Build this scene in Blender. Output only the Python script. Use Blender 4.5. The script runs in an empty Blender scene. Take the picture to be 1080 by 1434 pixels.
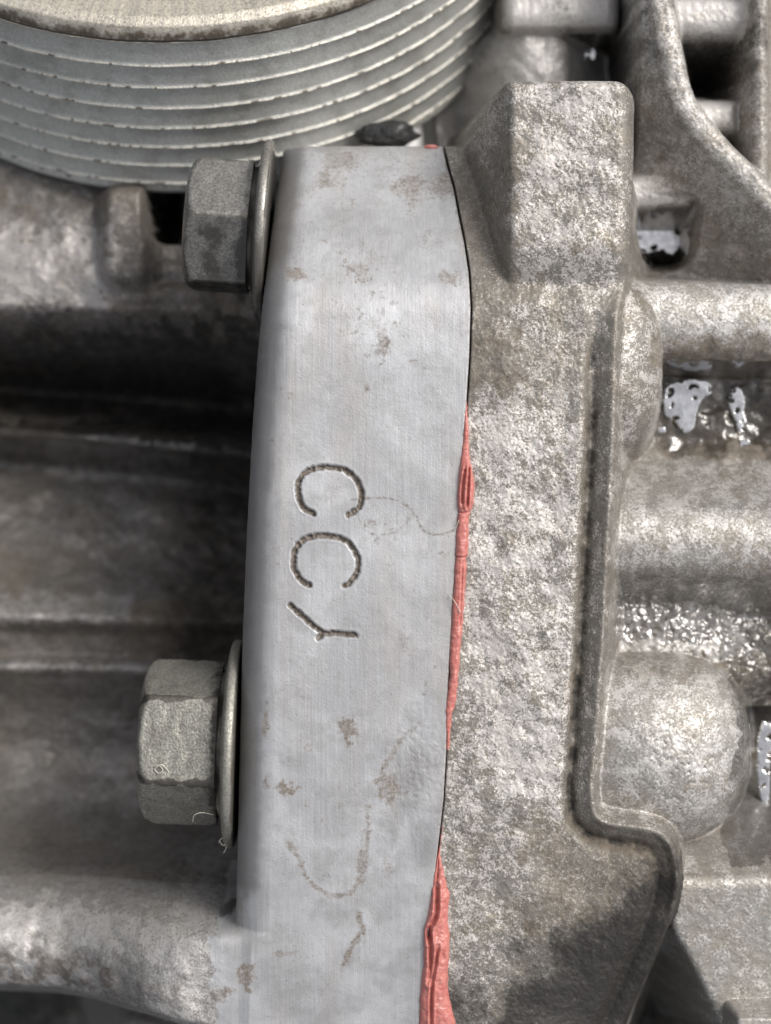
import bpy, math, random
import numpy as np
from mathutils import Vector, Matrix

# ------------------------------------------------------------------ camera, world, sun
S = 0.000075            # metres per design unit (the frame is about 8 cm wide)
D = 3200.0              # camera height above the joint face, design units
sc = bpy.context.scene
cam_d = bpy.data.cameras.new('camera'); cam = bpy.data.objects.new('camera', cam_d)
sc.collection.objects.link(cam); sc.camera = cam
cam.location = (0, 0, D * S)
cam_d.sensor_fit = 'VERTICAL'; cam_d.sensor_height = 24.0; cam_d.lens = 24.0 * D / 1434.0
cam_d.clip_start = 0.005; cam_d.clip_end = 50.0
cam_d.dof.use_dof = True; cam_d.dof.focus_distance = (D + 10) * S; cam_d.dof.aperture_fstop = 12.0

SUN_EL, SUN_AZ = math.radians(46), math.radians(38)      # azimuth from +X towards +Y
w = bpy.data.worlds.new('World'); sc.world = w; w.use_nodes = True
wn, wl = w.node_tree.nodes, w.node_tree.links
for n in list(wn): wn.remove(n)
sky = wn.new('ShaderNodeTexSky'); sky.sky_type = 'NISHITA'; sky.sun_disc = False
sky.sun_elevation = SUN_EL; sky.sun_rotation = math.pi / 2 - SUN_AZ
sky.air_density = 1.0; sky.dust_density = 5.0; sky.ozone_density = 1.0
hsv = wn.new('ShaderNodeHueSaturation'); hsv.inputs['Saturation'].default_value = 0.26
bg = wn.new('ShaderNodeBackground'); bg.inputs['Strength'].default_value = 0.12
wo = wn.new('ShaderNodeOutputWorld')
wl.new(sky.outputs[0], hsv.inputs['Color']); wl.new(hsv.outputs[0], bg.inputs[0]); wl.new(bg.outputs[0], wo.inputs[0])

sd = bpy.data.lights.new('sun', 'SUN'); sun = bpy.data.objects.new('sun', sd); sc.collection.objects.link(sun)
sd.energy = 1.5; sd.angle = math.radians(22); sd.color = (1.0, 0.96, 0.89)
sdir = Vector((math.cos(SUN_EL) * math.cos(SUN_AZ), math.cos(SUN_EL) * math.sin(SUN_AZ), math.sin(SUN_EL)))
sun.rotation_euler = sdir.to_track_quat('Z', 'Y').to_euler()
sc.view_settings.view_transform = 'Standard'; sc.view_settings.look = 'None'
sc.view_settings.gamma = 1.0; sc.view_settings.exposure = 0.33

# ------------------------------------------------------------------ numeric helpers
RNG = np.random.RandomState(7)
TAB = RNG.rand(8, 256, 256) * 2 * np.pi
TC, TS = np.cos(TAB), np.sin(TAB)
def perlin(x, y, seed=0):
    c, s = TC[seed % 8], TS[seed % 8]
    x = x + seed * 17.37; y = y + seed * 9.71
    xi = np.floor(x).astype(np.int64); yi = np.floor(y).astype(np.int64)
    fx_, fy_ = x - xi, y - yi
    u = fx_ * fx_ * fx_ * (fx_ * (fx_ * 6 - 15) + 10); v = fy_ * fy_ * fy_ * (fy_ * (fy_ * 6 - 15) + 10)
    def g(ix, iy, dx, dy):
        a = ix & 255; b = iy & 255
        return c[a, b] * dx + s[a, b] * dy
    n00 = g(xi, yi, fx_, fy_); n10 = g(xi + 1, yi, fx_ - 1, fy_)
    n01 = g(xi, yi + 1, fx_, fy_ - 1); n11 = g(xi + 1, yi + 1, fx_ - 1, fy_ - 1)
    return ((n00 * (1 - u) + n10 * u) * (1 - v) + (n01 * (1 - u) + n11 * u) * v) * 1.5
def fbm(x, y, size, octv=4, seed=0, gain=0.5):
    a, f, t, r = 1.0, 1.0 / size, 0.0, 0.0
    for i in range(octv):
        r = r + a * perlin(x * f, y * f, seed + i); t += a
        a *= gain; f *= 2.03
    return r / t * 1.6
def sstep(a, b, x):
    t = np.clip((x - a) / (b - a), 0, 1); return t * t * (3 - 2 * t)
def smax(a, b, k):
    h = np.clip(k - np.abs(a - b), 0, None) / k
    return np.maximum(a, b) + h * h * k * 0.25
def smin(a, b, k): return -smax(-a, -b, k)
def gauss(d, w): return np.exp(-(d / w) ** 2)
def fx(px, z=0): return 540 + (px - 540) * (D - z) / D       # pixel seen at height z -> design coordinates
def fy(py, z=0): return 717 + (py - 717) * (D - z) / D
def fpath(pts, z=0):
    return np.array([(fx(p[0], z if len(p) < 3 else p[2]), fy(p[1], z if len(p) < 3 else p[2])) for p in pts])
def profile(pts):                                             # [(py, z)] -> smooth function of design y
    ys = np.array([fy(p[0], p[1]) for p in pts]); zs = np.array([p[1] for p in pts], float)
    m = np.gradient(zs, ys)
    for i in range(len(zs)):                                  # keep it monotone between the points
        if 0 < i < len(zs) - 1 and (zs[i] - zs[i-1]) * (zs[i+1] - zs[i]) <= 0: m[i] = 0
        elif 0 < i < len(zs) - 1:
            a = (zs[i] - zs[i-1]) / (ys[i] - ys[i-1]); b = (zs[i+1] - zs[i]) / (ys[i+1] - ys[i])
            m[i] = 2 * a * b / (a + b)
    def f(y):
        y = np.clip(y, ys[0], ys[-1]); i = np.clip(np.searchsorted(ys, y) - 1, 0, len(ys) - 2)
        h = ys[i+1] - ys[i]; t = (y - ys[i]) / h
        return ((2*t**3 - 3*t**2 + 1) * zs[i] + (t**3 - 2*t**2 + t) * h * m[i] + (-2*t**3 + 3*t**2) * zs[i+1] + (t**3 - t**2) * h * m[i+1])
    return f
def pdist(x, y, pts, closed=False, want_t=False):
    pts = np.asarray(pts, float); best = np.full(x.shape, 1e9); tt = np.zeros(x.shape); acc = 0.0
    n = len(pts)
    for i in range(n if closed else n - 1):
        a = pts[i]; b = pts[(i + 1) % n]; ab = b - a; L = math.hypot(*ab) + 1e-9
        t = np.clip(((x - a[0]) * ab[0] + (y - a[1]) * ab[1]) / (L * L), 0, 1)
        d = np.hypot(x - a[0] - t * ab[0], y - a[1] - t * ab[1])
        if want_t: tt = np.where(d < best, acc + t * L, tt)
        best = np.minimum(best, d); acc += L
    return (best, tt / acc) if want_t else best
def inside(x, y, pts):
    r = np.zeros(x.shape, bool); n = len(pts)
    for i in range(n):
        x0, y0 = pts[i]; x1, y1 = pts[(i + 1) % n]
        c = (y0 > y) != (y1 > y)
        with np.errstate(divide='ignore', invalid='ignore'):
            xi = (x1 - x0) * (y - y0) / (y1 - y0 + 1e-12) + x0
        r ^= c & (x < xi)
    return r
def smooth_path(pts, n=8):                                    # Catmull-Rom
    p = np.array(pts, float); q = np.vstack([2 * p[0] - p[1], p, 2 * p[-1] - p[-2]]); out = []
    for i in range(1, len(q) - 2):
        for k in range(n):
            t = k / n
            out.append(0.5 * ((2*q[i]) + (-q[i-1] + q[i+1]) * t + (2*q[i-1] - 5*q[i] + 4*q[i+1] - q[i+2]) * t*t + (-q[i-1] + 3*q[i] - 3*q[i+1] + q[i+2]) * t**3))
    out.append(p[-1]); return np.array(out)
def drop(d, r, slope):                                        # rounded shoulder: d<0 inside, d>0 outside
    t = np.clip((d + r) / r, 0, 0.985)
    return r * (1 - np.sqrt(1 - t * t)) + slope * np.clip(d, 0, None)
def boxd(x, y, x0, x1, y0, y1, r=10):
    cx, cy, hx, hy = (x0 + x1) / 2, (y0 + y1) / 2, (x1 - x0) / 2 - r, (y1 - y0) / 2 - r
    qx, qy = np.abs(x - cx) - hx, np.abs(y - cy) - hy
    return np.hypot(np.clip(qx, 0, None), np.clip(qy, 0, None)) + np.minimum(np.maximum(qx, qy), 0) - r
def ibox(x, y, px0, px1, py0, py1, z, r, slope, corner=18):   # raised block given by what one sees of its top
    d = boxd(x, y, fx(px0, z), fx(px1, z), fy(py0, z), fy(py1, z), corner)
    return z - drop(d, r, slope)

# ------------------------------------------------------------------ object helpers
COL = sc.collection
def empty(name, label, cat, loc=(0, 0, 0), group=None):
    o = bpy.data.objects.new(name, None); COL.objects.link(o); o.empty_display_size = 0.005
    o.location = Vector(loc) * S; o['label'] = label; o['category'] = cat
    if group: o['group'] = group
    return o
def tag(o, label, cat, group=None):
    o['label'] = label; o['category'] = cat
    if group: o['group'] = group
    return o
def link(name, me, mat, parent=None):
    o = bpy.data.objects.new(name, me); COL.objects.link(o); me.materials.append(mat)
    if parent is not None:
        o.parent = parent
        o.matrix_parent_inverse = Matrix.Translation(-parent.location)
    return o
def mesh_from(name, V, F, mat, parent=None, masks=None, smooth=True, normals=None):
    me = bpy.data.meshes.new(name)
    V = np.asarray(V, float) * S; F = np.asarray(F, np.int32)
    me.vertices.add(len(V)); me.vertices.foreach_set('co', V.ravel().astype(np.float32))
    k = F.shape[1]
    me.loops.add(F.size); me.loops.foreach_set('vertex_index', F.ravel())
    me.polygons.add(len(F)); me.polygons.foreach_set('loop_start', np.arange(0, F.size, k, dtype=np.int32))
    me.update(calc_edges=True); me.validate()
    if smooth: me.polygons.foreach_set('use_smooth', np.ones(len(F), bool))
    if masks is not None:
        at = me.color_attributes.new('mask', 'FLOAT_COLOR', 'POINT')
        at.data.foreach_set('color', np.asarray(masks, np.float32).ravel())
    if normals is not None:
        me.normals_split_custom_set_from_vertices(np.asarray(normals, np.float32))
    return link(name, me, mat, parent)
def split_surface(X, Y, Z, M, labels, spec):
    """cut one casting surface (grid) into the parts it consists of; normals are shared so the skin stays continuous"""
    ny, nx = X.shape
    P = np.stack([X - 540, 717 - Y, Z], -1)
    du = np.gradient(P, axis=1); dv = np.gradient(P, axis=0)
    N = np.cross(du, -dv); N /= np.linalg.norm(N, axis=-1, keepdims=True) + 1e-12
    N[N[..., 2] < 0] *= -1
    idx = np.arange(ny * nx).reshape(ny, nx)
    F = np.stack([idx[:-1, :-1], idx[1:, :-1], idx[1:, 1:], idx[:-1, 1:]], -1).reshape(-1, 4)
    lab = labels[:-1, :-1].reshape(-1)
    Pf, Nf, Mf = P.reshape(-1, 3), N.reshape(-1, 3), M.reshape(-1, 4)
    res = {}
    for k, (name, mat, parent) in spec.items():
        f = F[lab == k]
        if not len(f): continue
        u, inv = np.unique(f, return_inverse=True)
        res[k] = mesh_from(name, Pf[u], inv.reshape(-1, 4), mat, parent, Mf[u], True, Nf[u])
    return res
def axis_of(breaks):                                          # [(start, step), ... , (end, None)]
    out = []
    for (a, s), (b, _) in zip(breaks[:-1], breaks[1:]):
        n = max(1, int(round((b - a) / s))); out += list(a + (b - a) * np.arange(n) / n)
    out.append(breaks[-1][0]); return np.array(out)

# ------------------------------------------------------------------ materials
def nodes_of(name):
    m = bpy.data.materials.new(name); m.use_nodes = True
    nt = m.node_tree; b = nt.nodes['Principled BSDF']; return m, nt, b
class NB:
    def __init__(s, nt):
        s.nt = nt; s.tc = nt.nodes.new('ShaderNodeTexCoord')
        s.map = nt.nodes.new('ShaderNodeMapping'); s.map.inputs['Scale'].default_value = (1 / S,) * 3
        nt.links.new(s.tc.outputs['Object'], s.map.inputs['Vector'])
    def L(s, a, b): s.nt.links.new(a, b)
    def scaled(s, sx, sy, sz):
        m = s.nt.nodes.new('ShaderNodeMapping'); m.inputs['Scale'].default_value = (sx, sy, sz)
        s.L(s.map.outputs[0], m.inputs['Vector']); return m.outputs[0]
    def noise(s, size, detail=4, rough=0.55, vec=None, dist=0.0):
        n = s.nt.nodes.new('ShaderNodeTexNoise'); n.inputs['Scale'].default_value = 1.0 / size
        n.inputs['Detail'].default_value = detail; n.inputs['Roughness'].default_value = rough
        n.inputs['Distortion'].default_value = dist
        s.L(vec if vec is not None else s.map.outputs[0], n.inputs['Vector']); return n.outputs['Fac']
    def vor(s, size, feature='F1', vec=None):
        n = s.nt.nodes.new('ShaderNodeTexVoronoi'); n.feature = feature; n.inputs['Scale'].default_value = 1.0 / size
        s.L(vec if vec is not None else s.map.outputs[0], n.inputs['Vector']); return n.outputs['Distance']
    def ramp(s, f, a, b, lo=0.0, hi=1.0):
        n = s.nt.nodes.new('ShaderNodeMapRange'); n.interpolation_type = 'SMOOTHSTEP'
        n.inputs[1].default_value = a; n.inputs[2].default_value = b
        n.inputs[3].default_value = lo; n.inputs[4].default_value = hi
        s.L(f, n.inputs[0]); return n.outputs[0]
    def math(s, op, a, b=None, clamp=False):
        n = s.nt.nodes.new('ShaderNodeMath'); n.operation = op; n.use_clamp = clamp
        for i, v in enumerate((a, b)):
            if v is None: continue
            if isinstance(v, (int, float)): n.inputs[i].default_value = v
            else: s.L(v, n.inputs[i])
        return n.outputs[0]
    def mix(s, f, a, b, mode='MIX'):
        n = s.nt.nodes.new('ShaderNodeMix'); n.data_type = 'RGBA'; n.blend_type = mode
        for i, v in ((0, f), (6, a), (7, b)):
            if isinstance(v, (int, float)): n.inputs[i].default_value = v
            elif isinstance(v, tuple): n.inputs[i].default_value = (*v, 1)
            else: s.L(v, n.inputs[i])
        return n.outputs[2]
    def attr(s):
        a = s.nt.nodes.new('ShaderNodeAttribute'); a.attribute_name = 'mask'
        sp = s.nt.nodes.new('ShaderNodeSeparateColor'); s.L(a.outputs['Color'], sp.inputs[0])
        return sp.outputs[0], sp.outputs[1], sp.outputs[2], a.outputs['Alpha']
    def bump(s, h, dist, strength=1.0, normal=None):
        n = s.nt.nodes.new('ShaderNodeBump'); n.inputs['Distance'].default_value = dist * S
        n.inputs['Strength'].default_value = strength; s.L(h, n.inputs['Height'])
        if normal is not None: s.L(normal, n.inputs['Normal'])
        return n.outputs[0]

# mask channels: R brown dirt, G wet oil, B bare bright metal, A black grime; some shade and light painted in too
def cast_material(name, lo, hi, grain=5.0, metallic=0.45, rough=(0.42, 0.7), bump=1.6, dirtc=(0.085, 0.068, 0.050), grime_shade=(0.018, 0.016, 0.015), tan=(0.26, 0.21, 0.15), peak=(0.56, 0.52, 0.50)):
    m, nt, b = nodes_of(name); q = NB(nt); R, G, B, A = q.attr()
    n1 = q.noise(grain, 3, 0.6); n2 = q.noise(grain * 4.5, 4, 0.6); n3 = q.noise(grain * 20, 4, 0.6); v1 = q.vor(grain * 1.3)
    f = q.math('ADD', q.math('MULTIPLY', q.ramp(n1, 0.36, 0.66), 0.5), q.math('MULTIPLY', q.ramp(n2, 0.34, 0.68), 0.5))
    base = q.mix(f, lo, hi)
    base = q.mix(q.math('MULTIPLY', q.ramp(n3, 0.45, 0.7), 0.35), base, tan)
    # bright worn peaks
    nf = q.noise(grain * 0.8, 3, 0.65); nm = q.noise(grain * 3.0, 6, 0.74)
    cs = q.math('ADD', q.math('ADD', q.math('MULTIPLY', nf, 0.55), q.math('MULTIPLY', nm, 0.45)), q.math('MULTIPLY', q.math('SUBTRACT', B, 0.4), 0.2))
    pk = q.ramp(cs, 0.485, 0.575)
    base = q.mix(q.math('MULTIPLY', pk, 0.78), base, peak)
    dk = q.ramp(q.math('ADD', q.math('MULTIPLY', nf, 0.5), q.math('MULTIPLY', q.noise(grain * 2.4, 5, 0.72, q.scaled(1, 1, 0.3)), 0.5)), 0.45, 0.36)
    base = q.mix(q.math('MULTIPLY', dk, q.ramp(B, 0.4, 1.0, 0.5, 0.08)), base, (0.12, 0.108, 0.092))
    # brown dirt breaks up with the grain
    dm = q.ramp(q.math('ADD', R, q.math('MULTIPLY', q.math('SUBTRACT', q.noise(grain * 1.9, 6, 0.76), 0.5), 1.5)), 0.2, 1.0)
    base = q.mix(q.math('MULTIPLY', dm, 0.85), base, q.mix(q.ramp(n2, 0.3, 0.7), dirtc, tuple(c * 2.0 for c in dirtc)))
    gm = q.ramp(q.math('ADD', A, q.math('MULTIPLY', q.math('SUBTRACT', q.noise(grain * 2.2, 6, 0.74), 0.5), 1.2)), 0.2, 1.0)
    base = q.mix(q.math('MULTIPLY', gm, 0.95), base, grime_shade)
    om = q.ramp(q.math('ADD', G, q.math('MULTIPLY', q.math('SUBTRACT', q.noise(grain * 3, 3, 0.6), 0.5), 0.9)), 0.35, 0.65)
    base = q.mix(q.math('MULTIPLY', om, 0.45), base, (0.05, 0.043, 0.034))
    q.L(base, b.inputs['Base Color'])
    met = q.math('MULTIPLY', q.math('SUBTRACT', 1.0, q.math('MAXIMUM', dm, gm)), metallic); q.L(met, b.inputs['Metallic'])
    rg = q.ramp(n1, 0.3, 0.7, rough[1], rough[0])
    rg = q.math('ADD', rg, q.math('MULTIPLY', dm, 0.15), True)
    rmix = nt.nodes.new('ShaderNodeMix'); rmix.data_type = 'FLOAT'; q.L(om, rmix.inputs[0]); q.L(rg, rmix.inputs[2]); rmix.inputs[3].default_value = 0.2
    q.L(rmix.outputs[0], b.inputs['Roughness'])
    q.L(q.math('MULTIPLY', om, 0.9), b.inputs['Coat Weight']); b.inputs['Coat Roughness'].default_value = 0.06
    h = q.math('ADD', n1, q.math('MULTIPLY', v1, 0.35)); h = q.math('ADD', h, q.math('MULTIPLY', n2, 0.6))
    q.L(q.bump(h, bump), b.inputs['Normal'])
    return m
def machined_material():
    m, nt, b = nodes_of('machined_aluminium'); q = NB(nt); R, G, B, A = q.attr()
    st = q.noise(2.4, 3, 0.6, q.scaled(1, 0.018, 0.2)); st2 = q.noise(14, 3, 0.6, q.scaled(1, 0.02, 0.2)); st3 = q.noise(60, 3, 0.5, q.scaled(1, 0.15, 0.5))
    big = q.noise(140, 4, 0.6); fine = q.noise(3.2, 3, 0.7); mid = q.noise(22, 5, 0.65)
    base = q.mix(q.ramp(st, 0.3, 0.7), (0.40, 0.40, 0.41), (0.50, 0.50, 0.515))
    base = q.mix(q.math('MULTIPLY', q.ramp(st2, 0.45, 0.7), 0.22), base, (0.36, 0.35, 0.35))
    base = q.mix(q.math('MULTIPLY', q.ramp(big, 0.42, 0.6), 0.6), base, (0.57, 0.58, 0.60))
    base = q.mix(q.math('MULTIPLY', q.ramp(mid, 0.5, 0.72), 0.35), base, (0.34, 0.335, 0.33))
    base = q.mix(q.math('MULTIPLY', q.ramp(st3, 0.48, 0.66), 0.35), base, (0.42, 0.385, 0.36))
    base = q.mix(q.math('MULTIPLY', q.ramp(q.noise(48, 5, 0.7), 0.47, 0.64), 0.5), base, (0.335, 0.33, 0.33))
    base = q.mix(q.math('MULTIPLY', q.math('MULTIPLY', q.ramp(q.noise(4.5, 3, 0.7), 0.6, 0.68), q.ramp(q.noise(75, 4, 0.6), 0.45, 0.6)), 0.5), base, (0.24, 0.20, 0.165))
    sp = q.math('MULTIPLY', q.ramp(fine, 0.62, 0.72), q.ramp(mid, 0.42, 0.6)); base = q.mix(q.math('MULTIPLY', sp, 0.5), base, (0.17, 0.15, 0.13))
    dm = q.ramp(q.math('ADD', R, q.math('MULTIPLY', q.math('SUBTRACT', q.noise(5.5, 6, 0.8), 0.5), 1.7)), 0.22, 0.85)
    base = q.mix(q.math('MULTIPLY', dm, q.ramp(fine, 0.35, 0.6, 0.97, 0.76)), base, q.mix(q.ramp(fine, 0.3, 0.7), (0.085, 0.066, 0.048), (0.18, 0.135, 0.095)))
    gm = q.ramp(q.math('ADD', A, q.math('MULTIPLY', q.math('SUBTRACT', q.noise(6, 4, 0.65), 0.5), 0.9)), 0.3, 0.8)
    base = q.mix(q.math('MULTIPLY', gm, 0.9), base, (0.035, 0.031, 0.030))
    base = q.mix(q.math('MULTIPLY', q.ramp(G, 0.1, 0.9), 0.75), base, (0.20, 0.195, 0.195))     # greasy grey film, plus painted shade along the left edge
    base = q.mix(q.math('MULTIPLY', B, 0.5), base, (0.70, 0.71, 0.74))
    q.L(base, b.inputs['Base Color'])
    q.L(q.math('MULTIPLY', q.math('SUBTRACT', 1.0, q.math('MAXIMUM', dm, gm)), 0.5), b.inputs['Metallic'])
    q.L(q.math('ADD', q.math('ADD', q.ramp(st, 0.3, 0.7, 0.46, 0.36), q.ramp(q.noise(90, 4, 0.6), 0.4, 0.62, 0.0, 0.16)), q.math('MULTIPLY', dm, 0.3), True), b.inputs['Roughness'])
    n0 = q.bump(q.math('ADD', st, q.math('MULTIPLY', st2, 0.6)), 0.09)
    q.L(q.bump(q.math('ADD', fine, q.math('MULTIPLY', mid, 0.25)), 0.38, 1.0, n0), b.inputs['Normal'])
    return m
def steel_material(name, lo, hi, dark, metallic=0.55, rough=(0.4, 0.62), grain=3.5, wet=False):
    m, nt, b = nodes_of(name); q = NB(nt); R, G, B, A = q.attr()
    n1 = q.noise(grain, 3, 0.6); n2 = q.noise(30, 4, 0.6)
    base = q.mix(q.ramp(n1, 0.35, 0.65), lo, hi)
    base = q.mix(q.math('MULTIPLY', q.ramp(n2, 0.45, 0.7), 0.5), base, dark)
    dm = q.ramp(q.math('ADD', R, q.math('MULTIPLY', q.math('SUBTRACT', q.noise(8, 4, 0.65), 0.5), 0.8)), 0.3, 0.75)
    base = q.mix(q.math('MULTIPLY', dm, 0.88), base, (0.045, 0.038, 0.032))
    base = q.mix(q.math('MULTIPLY', B, 0.7), base, (0.62, 0.58, 0.50))
    q.L(base, b.inputs['Base Color']); b.inputs['Metallic'].default_value = metallic
    q.L(q.ramp(n1, 0.3, 0.7, rough[1], rough[0]), b.inputs['Roughness'])
    if wet:
        om = q.ramp(G, 0.3, 0.7); q.L(om, b.inputs['Coat Weight']); b.inputs['Coat Roughness'].default_value = 0.08
    q.L(q.bump(q.math('ADD', n1, q.math('MULTIPLY', n2, 0.5)), 0.9), b.inputs['Normal'])
    return m
def pulley_material(name, lo, hi, worn):
    m, nt, b = nodes_of(name); q = NB(nt); R, G, B, A = q.attr()
    n1 = q.noise(3.5, 3, 0.6); n2 = q.noise(40, 4, 0.6); n3 = q.noise(7, 4, 0.7)
    base = q.mix(q.ramp(n1, 0.3, 0.7), lo, hi)
    base = q.mix(q.math('MULTIPLY', q.ramp(n2, 0.45, 0.7), 0.4), base, (0.24, 0.23, 0.20))
    base = q.mix(q.math('MULTIPLY', B, q.ramp(n3, 0.38, 0.55)), base, worn)
    dm = q.ramp(q.math('ADD', R, q.math('MULTIPLY', q.math('SUBTRACT', n3, 0.5), 1.1)), 0.3, 0.7)
    base = q.mix(q.math('MULTIPLY', dm, 0.9), base, (0.085, 0.065, 0.045))
    q.L(base, b.inputs['Base Color']); b.inputs['Metallic'].default_value = 0.5
    q.L(q.ramp(n1, 0.3, 0.7, 0.55, 0.42), b.inputs['Roughness'])
    q.L(q.bump(q.math('ADD', n1, q.math('MULTIPLY', n3, 0.6)), 0.9), b.inputs['Normal'])
    return m
def simple(name, col, rough=0.5, metallic=0.0, bump=0.0, grain=6.0, col2=None, coat=0.0, sss=0.0):
    m, nt, b = nodes_of(name); q = NB(nt); n1 = q.noise(grain, 4, 0.6)
    q.L(q.mix(q.ramp(n1, 0.3, 0.7), col, col2 or tuple(c * 0.8 for c in col)), b.inputs['Base Color'])
    b.inputs['Roughness'].default_value = rough; b.inputs['Metallic'].default_value = metallic
    b.inputs['Coat Weight'].default_value = coat; b.inputs['Coat Roughness'].default_value = 0.15
    if bump: q.L(q.bump(n1, bump), b.inputs['Normal'])
    return m

M_MACH = machined_material()
M_CAST = cast_material('sand_cast_aluminium', (0.18, 0.167, 0.146), (0.285, 0.266, 0.242), grain=3.4, bump=0.6, peak=(0.66, 0.625, 0.605))
M_BODY = cast_material('shaded_casing_aluminium', (0.165, 0.152, 0.14), (0.29, 0.275, 0.262), grain=9.0, bump=0.35, rough=(0.45, 0.62), peak=(0.42, 0.40, 0.39))  # base darkened to stand in for shade on the recessed casing
M_BOSS = cast_material('smooth_cast_aluminium', (0.26, 0.248, 0.23), (0.39, 0.375, 0.352), grain=4.0, bump=0.45, peak=(0.63, 0.61, 0.595))
M_RIB = cast_material('pale_casing_aluminium', (0.25, 0.24, 0.232), (0.41, 0.40, 0.395), grain=3.8, bump=0.8, peak=(0.56, 0.54, 0.525), dirtc=(0.055, 0.043, 0.035))
M_BOLT = steel_material('zinc_plated_steel', (0.20, 0.195, 0.175), (0.36, 0.35, 0.31), (0.14, 0.13, 0.12))
M_BOLTD = steel_material('oily_steel', (0.12, 0.115, 0.11), (0.25, 0.24, 0.22), (0.06, 0.058, 0.055), wet=True)
M_PUL = pulley_material('pulley_steel', (0.46, 0.465, 0.445), (0.60, 0.605, 0.58), (0.74, 0.69, 0.60))
M_RIM = pulley_material('pulley_rim_steel', (0.36, 0.33, 0.29), (0.62, 0.57, 0.50), (0.72, 0.66, 0.55))
M_OIL = simple('wet_oil_on_metal', (0.84, 0.84, 0.86), 0.09, 0.9, bump=0.35, grain=20, col2=(0.50, 0.50, 0.51))
def film_material():
    m, nt, b = nodes_of('dirty_oil_film'); q = NB(nt)
    n1 = q.noise(7, 4, 0.65); n2 = q.noise(26, 4, 0.65)
    d = q.math('MAXIMUM', q.ramp(n1, 0.58, 0.66), q.math('MULTIPLY', q.ramp(n2, 0.57, 0.68), 0.8))
    q.L(q.mix(d, (0.58, 0.58, 0.58), (0.17, 0.145, 0.115)), b.inputs['Base Color'])
    q.L(q.ramp(d, 0.0, 1.0, 0.85, 0.1), b.inputs['Metallic']); q.L(q.ramp(d, 0.0, 1.0, 0.3, 0.4), b.inputs['Roughness'])
    b.inputs['Coat Weight'].default_value = 0.5
    q.L(q.bump(q.math('ADD', n1, q.math('MULTIPLY', d, 0.4)), 0.7), b.inputs['Normal']); return m
M_FILM = film_material()
M_BLACK = simple('black_greasy_rubber', (0.03, 0.03, 0.032), 0.4, 0.0, bump=14.0, grain=11, col2=(0.012, 0.012, 0.012), coat=0.3)
M_HAIR = simple('pale_fibre', (0.62, 0.58, 0.50), 0.5)

# ------------------------------------------------------------------ shared shape data
SEAM = [(-400, 560), (0, 596), (150, 612), (207, 622), (230, 627), (262, 636), (300, 643), (340, 651), (380, 657), (430, 660), (500, 658), (565, 654),
        (640, 649), (700, 645), (760, 641), (850, 635), (950, 629), (1050, 626), (1120, 622), (1190, 614), (1260, 606), (1340, 598), (1434, 588), (1700, 556)]
zy = profile([(-300, -620), (120, -420), (185, -255), (205, -178), (225, -150), (260, -118), (310, -78), (360, -42), (400, -17), (440, -4), (500, 0), (900, 0), (1200, -6), (1434, -18), (1750, -50)])
_sy = np.array([fy(a, 0) for a, b in SEAM]); _sz = zy(_sy)
_sy = np.array([fy(a, zy(np.array([fy(a)]))[0] if a > 190 else -300) for a, b in SEAM])
_sx = np.array([fx(b, zy(np.array([fy(a)]))[0] if a > 190 else -300) for a, b in SEAM])
def seam_x(y): return np.interp(y, _sy, _sx)
TOPY = fy(203, -180)                                           # where both flanges turn down at the top

# ================================================================== LEFT HOUSING
EDGE = [(-400, 400), (203, 386), (260, 379), (320, 374), (400, 367), (500, 358), (600, 351), (750, 343), (900, 337), (1100, 332), (1300, 327), (1434, 322), (1700, 312)]
def edge_x(y): return np.interp(y, [fy(a) for a, b in EDGE], [b for a, b in EDGE])

LETTERS = []
for pl in ([(212,355),(190,348),(165,330),(145,295),(134,230),(145,180),(185,143),(240,126),(300,124),(370,138),(420,175),(450,230),(455,290),(432,335),(390,365)],
           [(190,718),(150,692),(118,640),(110,585),(127,530),(165,490),(230,470),(300,472),(365,487),(410,530),(438,590),(435,640),(410,690),(372,722)],
           [(97,820),(150,868),(200,912),(258,958)], [(235,988),(262,966),(340,961),(425,970)]):
    LETTERS.append(smooth_path([(380 + a / 3.6, 620 + b / 3.6) for a, b in pl], 4))

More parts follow.
